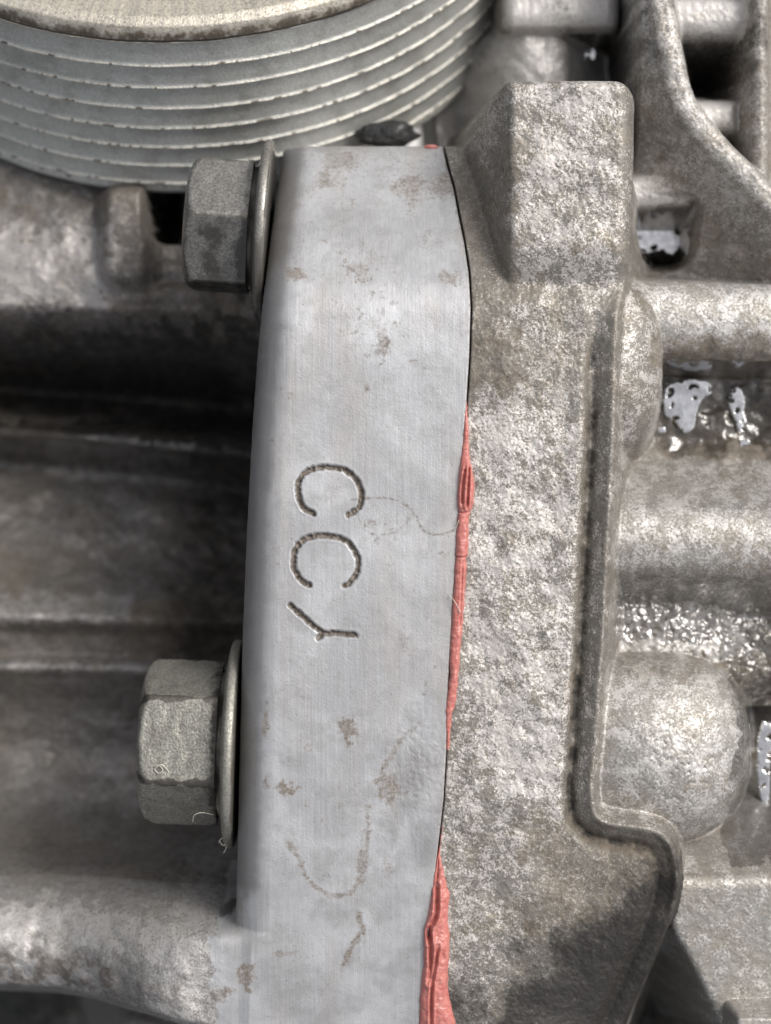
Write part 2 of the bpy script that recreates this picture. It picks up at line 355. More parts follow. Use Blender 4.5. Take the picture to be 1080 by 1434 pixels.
def left_height(x, y):
    # flange
    hf = zy(y) - 0.0
    e = edge_x(y)
    d = e - x
    fl = hf - drop(d, 52, 22)
    dt = TOPY - y
    fl = fl - drop(dt, 12, 9)
    # casing behind it
    ye = y - np.interp(y, [430, 600, 760, 940, 1200, 1400, 1500], [0.03, 0.12, 0.05, 0.02, 0.03, 0.035, 0.035]) * (x - 60)
    body = PROF(ye) + fbm(x, y, 90, 3, 1) * 6
    # upper face falls behind the tab, hole beside it
    tab = ibox(x, y, 146, 206, 262, 392, -300, 16, 3.0, 20)
    body = smax(body, tab, 26)
    body = body - 260 * sstep(430, 520, x) * sstep(fy(420, -300), fy(330, -300), y)
    hole = boxd(x, y, fx(212, -380), fx(300, -380), fy(262, -380), fy(338, -380), 22)
    body = body - 190 * sstep(10, -14, hole)
    step = sstep(fy(392, -340), fy(404, -340), y) * sstep(fx(150, -340), fx(175, -340), x) * sstep(fx(345, -340), fx(330, -340), x) * sstep(fy(430, -340), fy(415, -340), y)
    body = body + 10 * step
    # rounded right end of the black hollow and darker recess by the flange
    body = smax(body, ibox(x, y, 172, 304, 1404, 1900, -380, 26, 5, 26), 12)
    hol = boxd(x, y, fx(-400, -500), fx(338, -500), fy(452, -500), fy(600, -500), 60)
    body = body - 60 * sstep(10, -40, hol)
    body = body - 30 * sstep(fx(200, -420), fx(330, -420), x) * sstep(fy(640, -420), fy(700, -420), y) * sstep(fy(1240, -420), fy(1150, -420), y)
    body = body + 240 * sstep(fx(40, -200), fx(345, -30), x) * sstep(fy(1180, -200), fy(1315, -60), y)
    body = np.where(y > 1150, smin(body, hf - 3, 40), body)
    body = body - 500 * sstep(e + 60, e + 200, x) - 0
    h = smax(fl, body, 46 - 26 * sstep(1220, 1290, y))
    h = np.where((y > 1150) & (body < hf + 1), np.minimum(h, hf), h)
    return h, fl, body
PROF = profile([(-400, -520), (100, -470), (230, -400), (300, -372), (400, -350), (428, -352), (448, -380), (480, -500), (525, -660), (555, -740), (575, -660), (592, -580), (615, -562), (640, -640), (665, -680),
                (700, -650), (780, -590), (840, -520), (868, -485), (892, -515), (915, -525), (936, -500), (952, -520), (1000, -570), (1050, -585), (1120, -540), (1180, -440), (1225, -320), (1265, -235), (1310, -195), (1350, -180), (1378, -192), (1387, -250), (1383, -900), (1380, -1700)])

def build_left():
    xs = axis_of([(-330, 9), (-20, 3.0), (300, 2.0), (326, 1.35), (656, 1.1), (660.9, 0.1), (661, None)])   # nominal columns at the seam's widest
    ys = axis_of([(-330, 9), (120, 2.2), (190, 1.6), (600, 1.5), (930, 1.35), (1120, 1.6), (1480, 3.0), (1560, 10), (1720, None)])
    U, Y = np.meshgrid(xs, ys)
    s = seam_x(Y) - 661.0 - 0.7
    wgt = np.clip((U - 260) / (661 - 260), 0, 1)
    X = U + s * wgt
    h, fl, body = left_height(X, Y)
    dse = seam_x(Y) - 0.7 - X
    isfl = (fl > body + 6)
    on = np.maximum(sstep(0, 20, fl - body), sstep(250, 330, X) * sstep(1225, 1290, Y))
    # fine relief of the machined face
    h = h + on * (fbm(X, Y, 40, 3, 2) * 0.25 + fbm(X, Y * 0.05, 5, 2, 4) * 0.05)
    h = h + (1 - on) * (fbm(X, Y, 30, 4, 3) * 2.4 + fbm(X, Y, 9, 3, 5) * 0.5)
    # stamped characters
    wob = fbm(X, Y, 7, 2, 6)
    ld = np.full(X.shape, 1e9)
    for pl in LETTERS:
        m = (X > 395) & (X < 520) & (Y > 640) & (Y < 905)
        ld[m] = np.minimum(ld[m], pdist(X[m], Y[m], pl))
    gw = 4.0 + 1.1 * wob
    cut = sstep(gw + 0.9, gw - 2.4, ld)
    h = h - cut * (6.5 + 2.5 * wob) + gauss(ld - 6.6, 1.6) * 0.1
    # rolled edge at the joint
    h = h - drop(-dse, 1.8, 0)
    # dirty pits
    pit = sstep(0.42, 0.6, fbm(X, Y, 9, 2, 7)) * sstep(0.0, 0.35, fbm(X, Y, 120, 3, 1) + 0.15) * on
    h = h - pit * 0.08
    # bubbly etched patch by the joint
    et = gauss(np.hypot((X - 585) / 1.0, (Y - 1080) / 1.9), 42) * on
    cell = fbm(X, Y, 8, 1, 3)
    h = h - et * sstep(0.05, 0.45, cell) * 0.3
    h[:, -1] = h[:, -1] - 170
    # --- masks
    n60 = fbm(X, Y, 60, 4, 2); n25 = fbm(X, Y, 25, 4, 4); n12 = fbm(X, Y, 12, 3, 5); n150 = fbm(X, Y, 150, 3, 6)
    R = np.zeros(X.shape); G = R.copy(); B = R.copy(); A = R.copy()
    def blob(px, py, rx, ry, amt, rot=0.0):
        c, s_ = math.cos(rot), math.sin(rot); dx, dy = X - px, Y - py
        q = np.hypot((dx * c + dy * s_) / rx, (-dx * s_ + dy * c) / ry)
        return 1.15 * amt * sstep(1.5, 0.35, q + n12 * 0.6)
    rf = 0.42 * cut + 0.75 * sstep(0.15, 0.75, cut)
    for b_ in ((412, 380, 20, 11, .75), (497, 372, 20, 14, .5), (536, 480, 11, 24, .6), (522, 455, 30, 10, .45), (513, 545, 6, 9, .6), (537, 435, 5, 8, .55), (578, 505, 9, 4, .5),
               (488, 1020, 15, 20, .62), (403, 1105, 15, 11, .72), (546, 1105, 24, 26, .55), (434, 1048, 10, 9, .4), (372, 1010, 6, 26, .6), (372, 1095, 5, 12, .55),
               (545, 1215, 8, 18, .45), (508, 1210, 9, 40, .5), (345, 1370, 14, 22, .65), (306, 1395, 20, 14, .7), (398, 1338, 22, 6, .5), (515, 735, 13, 9, .45), (528, 758, 8, 6, .45),
               (632, 386, 18, 16, .5), (565, 900, 5, 26, .35), (405, 555, 8, 5, .45), (395, 543, 6, 4, .45), (380, 616, 5, 4, .6), (620, 775, 10, 4, .4), (548, 790, 5, 5, .35), (440, 700, 3, 3, .0)):
        rf = np.maximum(rf, blob(*b_))
    def stain(pts, wd, amt):
        d = pdist(X, Y, smooth_path(pts, 5)); return 1.1 * amt * sstep(wd * 1.2, 0, d + n12 * wd * 0.35)
    rf = np.maximum(rf, stain([(492, 700), (530, 697), (560, 702), (582, 722), (592, 742), (612, 749), (636, 742)], 3.8, .55))
    rf = np.maximum(rf, stain([(500, 722), (515, 745), (545, 748), (568, 735), (572, 726)], 4.5, .42))
    rf = np.maximum(rf, stain([(402, 1180), (420, 1205), (432, 1235), (462, 1254), (490, 1252), (506, 1225), (514, 1180), (516, 1130)], 8, .55))
    rf = np.maximum(rf, stain([(503, 1282), (506, 1305), (492, 1330), (480, 1355)], 9, .62))
    rf = np.maximum(rf, stain([(590, 1010), (560, 1040), (535, 1080)], 9, .5))
    rf = np.maximum(rf, stain([(450, 775), (446, 840), (452, 850)], 7, .22))
    rf = np.maximum(rf, stain([(566, 830), (566, 880), (570, 915)], 4, .35))
    dleft = X - edge_x(Y)
    rf = np.maximum(rf, sstep(42, 8, dleft) * (0.36 + 0.3 * n25) * sstep(1300, 1220, Y))
    rf = np.maximum(rf, sstep(430, 330, Y) * (0.14 + 0.30 * sstep(0.0, 0.5, n60)) + sstep(330, 215, Y) * 0.16)
    rf = np.maximum(rf, np.maximum(sstep(0.35, 0.8, n12) * sstep(0.0, 0.5, n150 + 0.1) * 0.5, pit * 0.3))
    rf = np.maximum(rf, sstep(5, 1, dse) * 0.45)
    n14 = fbm(X, Y, 15, 5, 2, 0.65)
    zone = gauss(np.hypot((X - 535) / 1.0, (Y - 470) / 1.4), 60) + 0.8 * gauss(np.hypot((X - 535) / 1.3, (Y - 740)), 42) + 0.7 * gauss(np.hypot((X - 580) / 1.2, (Y - 880) / 2.2), 50) + 0.8 * gauss(np.hypot(X - 460, (Y - 350) / 1.0), 110) + 0.8 * gauss(np.hypot(X - 530, (Y - 1120)), 90) + 0.5 * gauss(np.hypot(X - 500, (Y - 1330)), 90)
    rf = np.maximum(rf, sstep(0.10, 0.5, n14 + 0.15 * (zone - 1)) * np.clip(zone, 0, 1) * 0.62)
    Bf = gauss(Y - 445, 60) * sstep(0.0, 0.5, n60 + 0.15) * 0.6 * sstep(15, 50, dleft)
    Gf = gauss(Y - 1230, 190) * sstep(20, 90, dleft) * 0.35 * sstep(-.3, .4, n60) + et * 0.4
    Gf = np.maximum(Gf, 0.55 * gauss(np.hypot((X - 596) / 1, (Y - 1195) / 2.2), 24))
    Gf = np.maximum(Gf, sstep(50, 16, dleft + 3 * n25) * sstep(1290, 1220, Y + 20 * n25))  # chamfer shade of the rounded left edge painted as a grey strip
    # casing dirt, with the shade of hollow and recess painted in
    rb = 0.18 + 0.35 * sstep(0.05, 0.5, n60)
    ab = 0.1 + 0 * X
    def reg(px0, px1, py0, py1, z, soft=25):
        d = boxd(X, Y, fx(px0, z), fx(px1, z), fy(py0, z), fy(py1, z), 15) + n25 * soft; return sstep(soft * 0.5, -soft * 0.5, d)
    Bb = reg(-300, 170, 315, 440, -360, 50) * 1.0
    rb = np.maximum(rb, reg(135, 215, 255, 400, -340, 18) * 0.5); rb = np.maximum(rb, reg(150, 345, 395, 445, -350, 20) * 0.62)
    rb = rb + 0.25 * reg(-300, 140, 220, 300, -390, 50)
    ab = np.maximum(ab, reg(-400, 420, 462, 582, -600, 40) * 0.75)  # shade of the deep hollow painted black
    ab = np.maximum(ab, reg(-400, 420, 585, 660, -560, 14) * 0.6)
    ab = np.maximum(ab, reg(215, 360, 255, 345, -420, 8) * 0.95)  # hole painted black in place of its own shade
    ab = np.maximum(ab, sstep(fx(60, -600), fx(260, -600), X + 30 * n60) * sstep(fy(540, -600), fy(590, -600), Y) * sstep(fy(720, -600), fy(640, -600), Y) * 0.85)  # shade beside the flange painted in
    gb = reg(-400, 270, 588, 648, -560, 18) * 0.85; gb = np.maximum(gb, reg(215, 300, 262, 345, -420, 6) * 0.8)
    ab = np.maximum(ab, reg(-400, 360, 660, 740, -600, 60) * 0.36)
    ab = np.maximum(ab, sstep(fx(150, -550), fx(300, -550), X + 30 * n60) * sstep(fy(560, -550), fy(600, -550), Y) * sstep(fy(960, -500), fy(915, -500), Y) * 0.75)  # recess next to the flange painted darker for its shade
    rb = np.maximum(rb, reg(-400, 175, 872, 925, -455, 16) * 0.6); rb = np.maximum(rb, reg(175, 340, 845, 930, -450, 14) * 0.85)
    Bb = np.maximum(Bb, reg(-400, 180, 835, 875, -440, 16) * 0.7); Bb = np.maximum(Bb, reg(-400, 200, 930, 944, -440, 6) * 0.6)  # fold and ridge painted pale in place of light
    ab = np.maximum(ab, reg(-400, 350, 950, 1180, -540, 60) * 0.08)
    rb = np.where(Y > fy(950, -480), np.minimum(rb, 0.22), rb)
    rr = reg(-400, 190, 1300, 1366, -300, 26); rb = np.maximum(rb, rr * 0.8 * sstep(-0.4, 0.2, n25)); rb = np.maximum(rb, reg(180, 280, 1325, 1372, -300, 24) * 0.5)
    rb = np.maximum(rb, reg(-400, 260, 1205, 1250, -380, 30) * 0.42)
    Bb = np.maximum(Bb, reg(-400, 340, 1250, 1300, -320, 22) * 0.75); Bb = np.maximum(Bb, reg(-400, 340, 1366, 1392, -310, 12) * 0.3)  # pale band paints in the lit upward slope of the rib
    Bb = np.maximum(Bb, sstep(150, 300, X) * sstep(1215, 1270, Y) * (0.85 + 0.4 * n25))
    ab = np.maximum(ab, gauss(np.hypot((X - fx(305, -130)) / 1.4, Y - fy(1290, -130)), 14) * 0.9)
    on2 = sstep(270, 330, X + 20 * n25) * sstep(1215, 1290, Y)
    t = np.maximum(on, on2)
    af = np.maximum(blob(312, 1290, 12, 8, 0.8, -0.5), blob(320, 1268, 3, 20, 0.5))
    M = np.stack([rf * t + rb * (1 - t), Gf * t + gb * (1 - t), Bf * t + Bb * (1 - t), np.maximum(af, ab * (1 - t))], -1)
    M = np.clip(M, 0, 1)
    # --- parts
    lab = np.ones(X.shape, int)
    lab[isfl | (X > edge_x(Y) - 6) | ((Y > fy(1240, -100)) & (X > 296 + 14 * n25))] = 0
    b = lab == 1
    lab[b & (Y > fy(1215, -380))] = 2
    lab[b & (Y > fy(573, -640)) & (Y < fy(655, -600)) ] = 3
    lab[b & (boxd(X, Y, fx(140, -300), fx(212, -300), fy(256, -300), fy(398, -300), 20) < 0)] = 4
    root = empty('flanged_housing', 'pale grey machined flange with stamped characters and dim ribbed casing on its left', 'engine housing', (-420, -100, -480))
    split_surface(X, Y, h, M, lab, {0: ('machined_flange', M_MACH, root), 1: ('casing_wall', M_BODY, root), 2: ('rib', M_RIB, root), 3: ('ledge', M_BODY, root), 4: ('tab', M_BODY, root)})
build_left()

# ================================================================== RIGHT HOUSING
LIP = smooth_path(fpath([(880, 330, -10), (872, 380, -5), (862, 430), (858, 480), (855, 600), (850, 700), (845, 800), (840, 900), (835, 960), (830, 1050), (825, 1105), (830, 1141), (852, 1155), (895, 1161), (925, 1171),
                    (942, 1195), (947, 1230), (941, 1275), (928, 1315), (908, 1370), (885, 1434), (820, 1620), (790, 1760)]), 5)
INPOLY = [(400, -900), (960, -900)] + [tuple(p) for p in LIP] + [(400, 1900)]
CREST = smooth_path(fpath([(905, -330), (915, -100), (926, 0), (936, 70), (955, 145), (1000, 205), (1050, 255), (1110, 315), (1250, 440), (1400, 540)], -120), 4)

def right_height(x, y):
    r = {}
    lump = fbm(x, y, 110, 3, 3) * 5
    zc = zy(y) - 3 + lump * sstep(0, 60, x - seam_x(y))
    d = pdist(x, y, LIP); ins = inside(x, y, INPOLY)
    sdist = np.where(ins, -d, d)                              # >0 outside
    liph = 10 * gauss(sdist - 2, 9) * sstep(fy(395), fy(470), y) * (1 - 0.7 * sstep(1230, 1330, y))
    crease = 15 * gauss(sdist + 25, 9.5) * sstep(fy(415), fy(520), y) * (1 - 0.45 * sstep(1165, 1215, y))
    fl = zc + liph - crease - drop(sdist - 11 + 6 * sstep(1165, 1200, y), 9, 4.5)
    fl = fl - drop(TOPY - y, 10, 9)
    fl = fl - 60 * sstep(fy(1270), fy(1470), y) * sstep(690, 930, x)      # face falls away to the lower right
    r['flange'] = fl
    r['_sd'] = sdist
    # lug
    z0 = 6
    lx = fx(712, z0) + 0.0 * y
    rx = np.interp(y, [fy(110), fy(370), fy(420)], [fx(893, z0), fx(886, z0), fx(880, z0)])
    lug = np.full(x.shape, float(z0)) + fbm(x, y, 120, 2, 4) * 4
    lug = lug - drop(lx - x, 11, 2.9) - drop(x - rx, 30, 7)
    # rounded upper corners through one distance
    dc = boxd(x, y, lx.min() - 400, float(fx(893, z0)), fy(112, z0), 900, 34)
    lug = lug - np.where(y < fy(250), drop(dc, 16, 8), 0) * 0.8
    a, b = np.array([fx(712, 0), fy(108, 0)]), np.array([fx(652, -150), fy(207, -150)])
    nrm = np.array([-(b - a)[1], (b - a)[0]]); nrm /= np.linalg.norm(nrm)
    dl = (x - a[0]) * nrm[0] + (y - a[1]) * nrm[1]            # sign: want >0 outside (upper left)
    if ((a[0] - 100 - a[0]) * nrm[0]) < 0: dl = -dl
    lug = lug - drop(dl, 6, 6)
    lug = lug - 30 * sstep(fy(335), fy(430), y) - 400 * sstep(fy(440), fy(620), y)
    r['lug'] = lug
    # body
    base = -265 + fbm(x, y, 100, 3, 5) * 14
    base = base - 95 * sstep(fy(395, -250), fy(340, -250), y)
    base = base - 230 * sstep(fx(800, -400), fx(740, -400), x)
    def rib(yc, hw, top, sl, y0k=0.0):
        yc2 = fy(yc, top) + y0k * (x - 900); dy = np.abs(y - yc2) / (hw * 1.02)
        return top - hw * 0.75 * (1 - np.sqrt(np.clip(1 - np.clip(dy, 0, 0.97) ** 2, 0, 1))) - sl * np.clip(np.abs(y - yc2) - hw, 0, None)
    r['ribA'] = rib(444, 56, -70, 8, 0.03) - 0.05 * np.clip(x - 900, 0, None)
    r['ribB'] = rib(757, 55, -62, 2.0, 0.02) + 0 * x
    # sloping floors between the ribs
    fl1 = -235 + 75 * sstep(fy(612, -230), fy(712, -120), y); base = np.where((y > fy(500, -150)) & (y < fy(760, -100)), fl1 + fbm(x, y, 70, 3, 5) * 9, base)
    fl2 = -165 + 10 * sstep(fy(820, -150), fy(930, -150), y) - 45 * sstep(fx(930, -150), fx(1100, -150), x)
    base = np.where((y >= fy(760, -100)) & (y < fy(1000, -150)), fl2 + fbm(x, y, 40, 3, 5) * 9, base)
    # bosses
    def dome(px, py, rx_, ry_, z, hgt, p=2.0):
        q = (np.abs((x - fx(px, z)) / rx_) ** p + np.abs((y - fy(py, z)) / ry_) ** p) ** (1 / p)
        return z - hgt * (1 - np.sqrt(np.clip(1 - np.clip(q, 0, 0.985) ** 2, 0, 1))) - 7.0 * np.clip(q - 0.985, 0, None) * min(rx_, ry_)
    r['boss1'] = dome(858, 506, 79, 124, -12, 85, 2.4)
    r['boss2'] = dome(915, 1060, 156, 138, -20, 120, 2.5)
    # lower right slab and hollow
    slab = -60 - 0.30 * np.clip(y - fy(1200, -60), 0, None) * 0.5 - 0.10 * (x - 1000) + 0 * x
    d_s = pdist(x, y, fpath([(940, 1150), (944, 1230), (938, 1296), (975, 1365), (1012, 1440), (1110, 1640)], -70))
    poly = fpath([(940, 1100), (944, 1230), (938, 1296), (975, 1365), (1012, 1440), (1110, 1640), (1800, 1700), (1800, 900), (940, 900)], -70)
    ins2 = inside(x, y, poly); ds = np.where(ins2, -d_s, d_s)
    dtop = np.clip(fy(1205, -100) - y, 0, None) * np.where(x > fx(960, -100), 1, 0)
    slab = slab - drop(np.where(y > fy(1215, -80), ds, np.minimum(ds, -d_s)), 12, 7) - drop(fy(1222, -80) - y, 24, 2.0)
    r['slab'] = slab
    r['corner'] = ibox(x, y, 1032, 1300, 1424, 1700, -10, 6, 14, 6)
    lowhol = boxd(x, y, fx(840, -300), fx(1300, -300), fy(1285, -300), fy(2100, -300), 10)
    base = base - 330 * sstep(30, -60, lowhol) * 1.0
    base = base - 90 * sstep(fx(1000, -240), fx(1060, -240), x) * sstep(fy(940, -240), fy(1000, -240), y)
    # upper right
    d_c, ct = pdist(x, y, CREST, want_t=True)
    cp = [tuple(p) for p in CREST] + [(1800, -900), (900, -900)]
    rightside = inside(x, y, [tuple(p) for p in CREST] + [(2000, 800), (2000, -800), (850, -800)])
    crest = np.where(rightside, -112 - drop(d_c - 22, 16, 6), -112 - drop(d_c - 18, 18, 1.15) * 1.0 + 0 * x)
    crest = crest - 60 * sstep(fy(90, -150), fy(-150, -150), y)
    crest = crest - 330 * sstep(fx(893, -200), fx(862, -300), x) * sstep(fy(250, -250), fy(140, -250), y)
    crest = crest - 150 * sstep(14, -14, boxd(x, y, fx(800, -330), fx(955, -330), fy(298, -330), fy(376, -330), 26))
    r['crest'] = np.where(y < fy(420, -200), crest, -900)
    r['rib2'] = np.where(y < fy(300, -200), -150 - drop(np.abs(x - fx(1066, -150)) - 12, 14, 6.0), -900)
    r['sh0'] = ibox(x, y, 706, 868, -320, 40, -300, 20, 9, 16)
    r['sh1'] = ibox(x, y, 930, 1060, -12, 50, -190, 26, 4, 10)
    r['sh2'] = ibox(x, y, 930, 1036, 138, 184, -200, 24, 4, 10)
    r['sh3'] = ibox(x, y, 850, 972, 244, 290, -195, 22, 6, 10)
    r['plat'] = ibox(x, y, 560, 790, 66, 330, -500, 26, 1.6, 40) + fbm(x, y, 60, 3, 2) * 7 + 170 * sstep(fx(610, -430), fx(740, -330), x)
    pk = boxd(x, y, fx(782, -500), fx(868, -400), fy(54, -400), fy(200, -400), 24)
    pk2 = boxd(x, y, fx(955, -400), fx(1036, -400), fy(62, -400), fy(140, -400), 24)
    base = base - 170 * sstep(10, -25, np.minimum(pk, pk2))
    pk3 = boxd(x, y, fx(880, -380), fx(958, -380), fy(298, -380), fy(376, -380), 20)
    base = base - 40 * sstep(12, -12, pk3)
    r['base'] = base
    return r

def build_right():
    xs = axis_of([(661, 0.1), (661.1, 1.2), (672, 1.5), (900, 1.7), (1110, 3.5), (1160, 10), (1480, None)])
    ys = axis_of([(-330, 9), (-30, 2.3), (100, 1.7), (1480, 3.0), (1560, 10), (1720, None)])
    U, Y = np.meshgrid(xs, ys)
    gap = np.interp(Y, [fy(200), fy(240), fy(540), fy(600), fy(1030), fy(1080), fy(1180), fy(1260)], [2.6, 2.2, 1.3, .6, .5, .6, .5, .5])
    s = seam_x(Y) - 661.0 + gap
    X = U + s * np.clip((850 - U) / (850 - 661), 0, 1)
    r = right_height(X, Y)
    dse = X - seam_x(Y) - gap
    names = ['base', 'flange', 'lug', 'ribA', 'ribB', 'boss1', 'boss2', 'slab', 'corner', 'crest', 'rib2', 'sh0', 'sh1', 'sh2', 'sh3', 'plat']
    kk = dict(ribA=26, ribB=16, boss1=14, boss2=10, slab=40, corner=5, crest=26, rib2=26, sh0=26, sh1=40, sh2=40, sh3=34, plat=26)
    body = r['base']
    for n in names[3:]: body = smax(body, r[n], kk[n])
    fl = smax(r['flange'], r['lug'], 9)
    h = smax(fl, body, 20); h0 = h.copy()
    stack = np.stack([r[n] for n in names]); lab = np.argmax(stack, 0)
    sdist = r['_sd']
    liplab = (lab == 1) & (sdist > -12); lab = np.where(liplab, 16, lab)
    onfl = sstep(-5, 15, fl - body)
    # cast relief
    n4 = fbm(X, Y, 5.5, 2, 1); n9 = fbm(X, Y, 11, 3, 2); n30 = fbm(X, Y, 32, 4, 3)
    wet = np.zeros(X.shape)
    def reg(px0, px1, py0, py1, z, soft=25, nn=None):
        d = boxd(X, Y, fx(px0, z), fx(px1, z), fy(py0, z), fy(py1, z), 15) + (n30 if nn is None else nn) * soft; return sstep(soft * 0.5, -soft * 0.5, d)
    wet = np.maximum(wet, reg(925, 1300, 505, 625, -200, 14)); wet = np.maximum(wet, reg(862, 1300, 818, 900, -150, 14) * 0.9)
    wet = np.maximum(wet, reg(1010, 1300, 880, 1200, -200, 20)); wet = np.maximum(wet, reg(884, 960, 300, 372, -330, 10))
    rough = 1 - 0.55 * sstep(-0.3, 0.3, wet - .5)
    h = h + (n30 * 1.3 + n9 * 0.45 + n4 * 0.4) * rough * np.where((lab >= 3) & (lab <= 8), 0.55, 1.0)
    # blowholes / pits
    pit = sstep(0.45, 0.75, fbm(X, Y, 7, 1, 6)); pz = np.maximum(0.35, gauss(np.hypot(X - 960, (Y - 1090)), 70) * 1.5)
    h = h - pit * 0.9 * pz
    # glossy pitted floor
    pf = reg(862, 1300, 822, 945, -160, 10); h = h - pf * sstep(0.1, 0.5, fbm(X, Y, 11, 2, 7)) * 2.0
    h = h - drop(-dse, 2.0, 0)
    h[:, 0] = h[:, 0] - 170
    # --- masks
    n60 = fbm(X, Y, 60, 4, 5); n25 = fbm(X, Y, 25, 4, 6); n120 = fbm(X, Y, 130, 3, 7)
    R = 0.22 + 0.28 * n60 + 0.25 * n25
    A = np.zeros(X.shape) + 0.05; B = 0.40 + 0.45 * n25 + 0.32 * n60 + 0.15 * n120; G = wet * 0.9
    nlc = sstep(fy(415), fy(520), Y)
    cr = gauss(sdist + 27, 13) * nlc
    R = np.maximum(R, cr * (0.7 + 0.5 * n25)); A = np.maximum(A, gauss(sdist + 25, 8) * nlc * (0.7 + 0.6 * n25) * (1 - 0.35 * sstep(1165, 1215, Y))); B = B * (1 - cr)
    lp = gauss(sdist - 1, 12); R = R + lp * 0.12 * nlc; B = B - 0.25 * lp
    R = R + 0.30 * reg(640, 720, 205, 560, -40, 40) + 0.16 * reg(640, 860, 470, 560, 0, 60) * 1
    B = B - 0.3 * reg(640, 720, 205, 560, -40, 40) + 0.35 * reg(770, 840, 130, 240, 0, 40) + 0.25 * reg(660, 810, 560, 1120, 0, 40)
    # dark greasy lower right of the flange
    lowr = sstep(0, 1, (Y - 1200) / 230 + (X - 780) / 330 + n60 * 0.3) * (sdist < 20)
    R = R + 0.45 * reg(740, 960, 1150, 1300, 0, 60) * (sdist < 0); A = np.maximum(A, lowr * 1.1); B = B * (1 - 0.8 * lowr)
    G = np.maximum(G, gauss(np.hypot(X - 850, Y - 1290), 110) * 0.4 * (sdist < 0))
    A = np.maximum(A, reg(895, 950, 1190, 1330, 0, 50) * 0.62 * (sdist < 4))
    isb = onfl < 0.5
    R = np.where(isb, 0.42 + 0.3 * n60 + 0.3 * sstep(915, 960, Y) * sstep(1215, 1190, Y), R)
    # upper right pockets: black paints in their shade, brown is dirt
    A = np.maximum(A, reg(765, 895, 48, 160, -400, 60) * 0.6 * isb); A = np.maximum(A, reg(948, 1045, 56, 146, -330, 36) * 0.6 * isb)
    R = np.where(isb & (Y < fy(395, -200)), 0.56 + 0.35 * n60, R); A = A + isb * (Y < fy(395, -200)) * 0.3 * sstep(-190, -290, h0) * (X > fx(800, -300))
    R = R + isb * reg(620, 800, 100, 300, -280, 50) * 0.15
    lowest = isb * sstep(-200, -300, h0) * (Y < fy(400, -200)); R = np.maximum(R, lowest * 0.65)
    for k in ('sh0', 'sh1', 'sh2', 'sh3', 'plat'):
        tp = dict(sh0=-300, sh1=-190, sh2=-200, sh3=-195, plat=-520)[k]
        t = sstep(-26, -4, r[k] - h0) * isb * sstep(tp - 42, tp - 12, h0); R = R * (1 - 0.85 * t) + t * 0.25 * sstep(0.1, 0.5, n60); B = np.maximum(B, t * (1.0 + 0.6 * n60)); A = A * (1 - t)
    t = sstep(-14, 2, r['crest'] - h0) * sstep(60, 20, pdist(X, Y, CREST)) * isb; R = R * (1 - 0.45 * t)
    # ribs and bosses
    for k, am in (('ribA', .8), ('ribB', .85), ('boss2', .75), ('corner', .9), ('slab', .85), ('boss1', .35)):
        t = sstep(-30, -2, r[k] - h0) * isb; R = R * (1 - am * t) + 0.0; B = np.where(isb, np.maximum(B * (1 - t), t * ((0.25 if k in ('slab', 'corner') else 0.45) + 0.5 * n25)), B)
    R = R + isb * reg(900, 1300, 470, 520, -110, 18) * 0.6 + isb * reg(880, 1300, 788, 826, -100, 12) * 0.5  # lower sides of the ribs: dirt plus their shade painted brown
    R = R + isb * reg(925, 1300, 500, 640, -220, 20) * 0.5; A = np.maximum(A, isb * reg(945, 1300, 515, 640, -220, 70) * 0.55); A = np.maximum(A, isb * reg(1045, 1300, 510, 640, -200, 70) * 0.7)
    R = R + isb * reg(880, 1300, 620, 705, -150, 26) * 0.3
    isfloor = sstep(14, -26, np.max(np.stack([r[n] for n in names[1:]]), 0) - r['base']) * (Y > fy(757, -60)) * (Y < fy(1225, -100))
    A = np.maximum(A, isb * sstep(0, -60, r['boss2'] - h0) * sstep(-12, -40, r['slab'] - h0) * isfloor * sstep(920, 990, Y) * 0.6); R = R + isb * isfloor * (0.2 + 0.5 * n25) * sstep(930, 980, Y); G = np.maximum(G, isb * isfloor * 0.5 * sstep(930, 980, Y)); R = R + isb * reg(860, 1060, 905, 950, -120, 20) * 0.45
    R = R + isb * gauss(np.hypot(X - fx(1010, -60), (Y - fy(1170, -60)) * 1.2) , 50) * 0.5 * sstep(-.5, .3, n25)
    R = R + isb * reg(940, 1300, 1190, 1240, -120, 20) * 0.3
    G = np.maximum(G, isb * reg(860, 960, 395, 640, -60, 30) * 0.2)
    pw = reg(862, 1060, 818, 925, -160, 16) * isb * (lab == 0); pits = sstep(0.25, 0.55, fbm(X, Y, 9, 3, 7)); pw2 = reg(1000, 1300, 818, 960, -170, 60) * isb * (lab == 0)
    R = np.where(pw > 0.3, R * (1 - pw) + pw * pits * 0.8, R); B = np.maximum(B, pw * (1.3 - pits)); A = A * (1 - pw); R = R + pw2 * 0.5 * sstep(-0.1, 0.3, n9)  # pale tone paints the sky sheen onto the wet floor
    A = np.maximum(A, isb * (lab == 0) * 0.8 * (Y > fy(1240)))  # shade down in the lower hollow painted black
    lab = np.where((lab == 0) & (X > fx(900, -300)) & (Y < fy(430, -100)), 21, lab)
    lab = np.where((lab == 0) & (Y > fy(1240)) & (X < 1090), 17, np.where((lab == 0) & (Y > fy(1225, -100)), 20, np.where((lab == 0) & (Y > fy(757, -60)), 18, np.where((lab == 0) & (Y > fy(444, -70)), 19, lab))))
    M = np.clip(np.stack([R, G, B, A], -1), 0, 1)
    root = empty('ribbed_housing', 'rough sand-cast aluminium housing with square lug, rounded bosses and ribs, right of the joint', 'gearbox housing', (420, -100, -240))
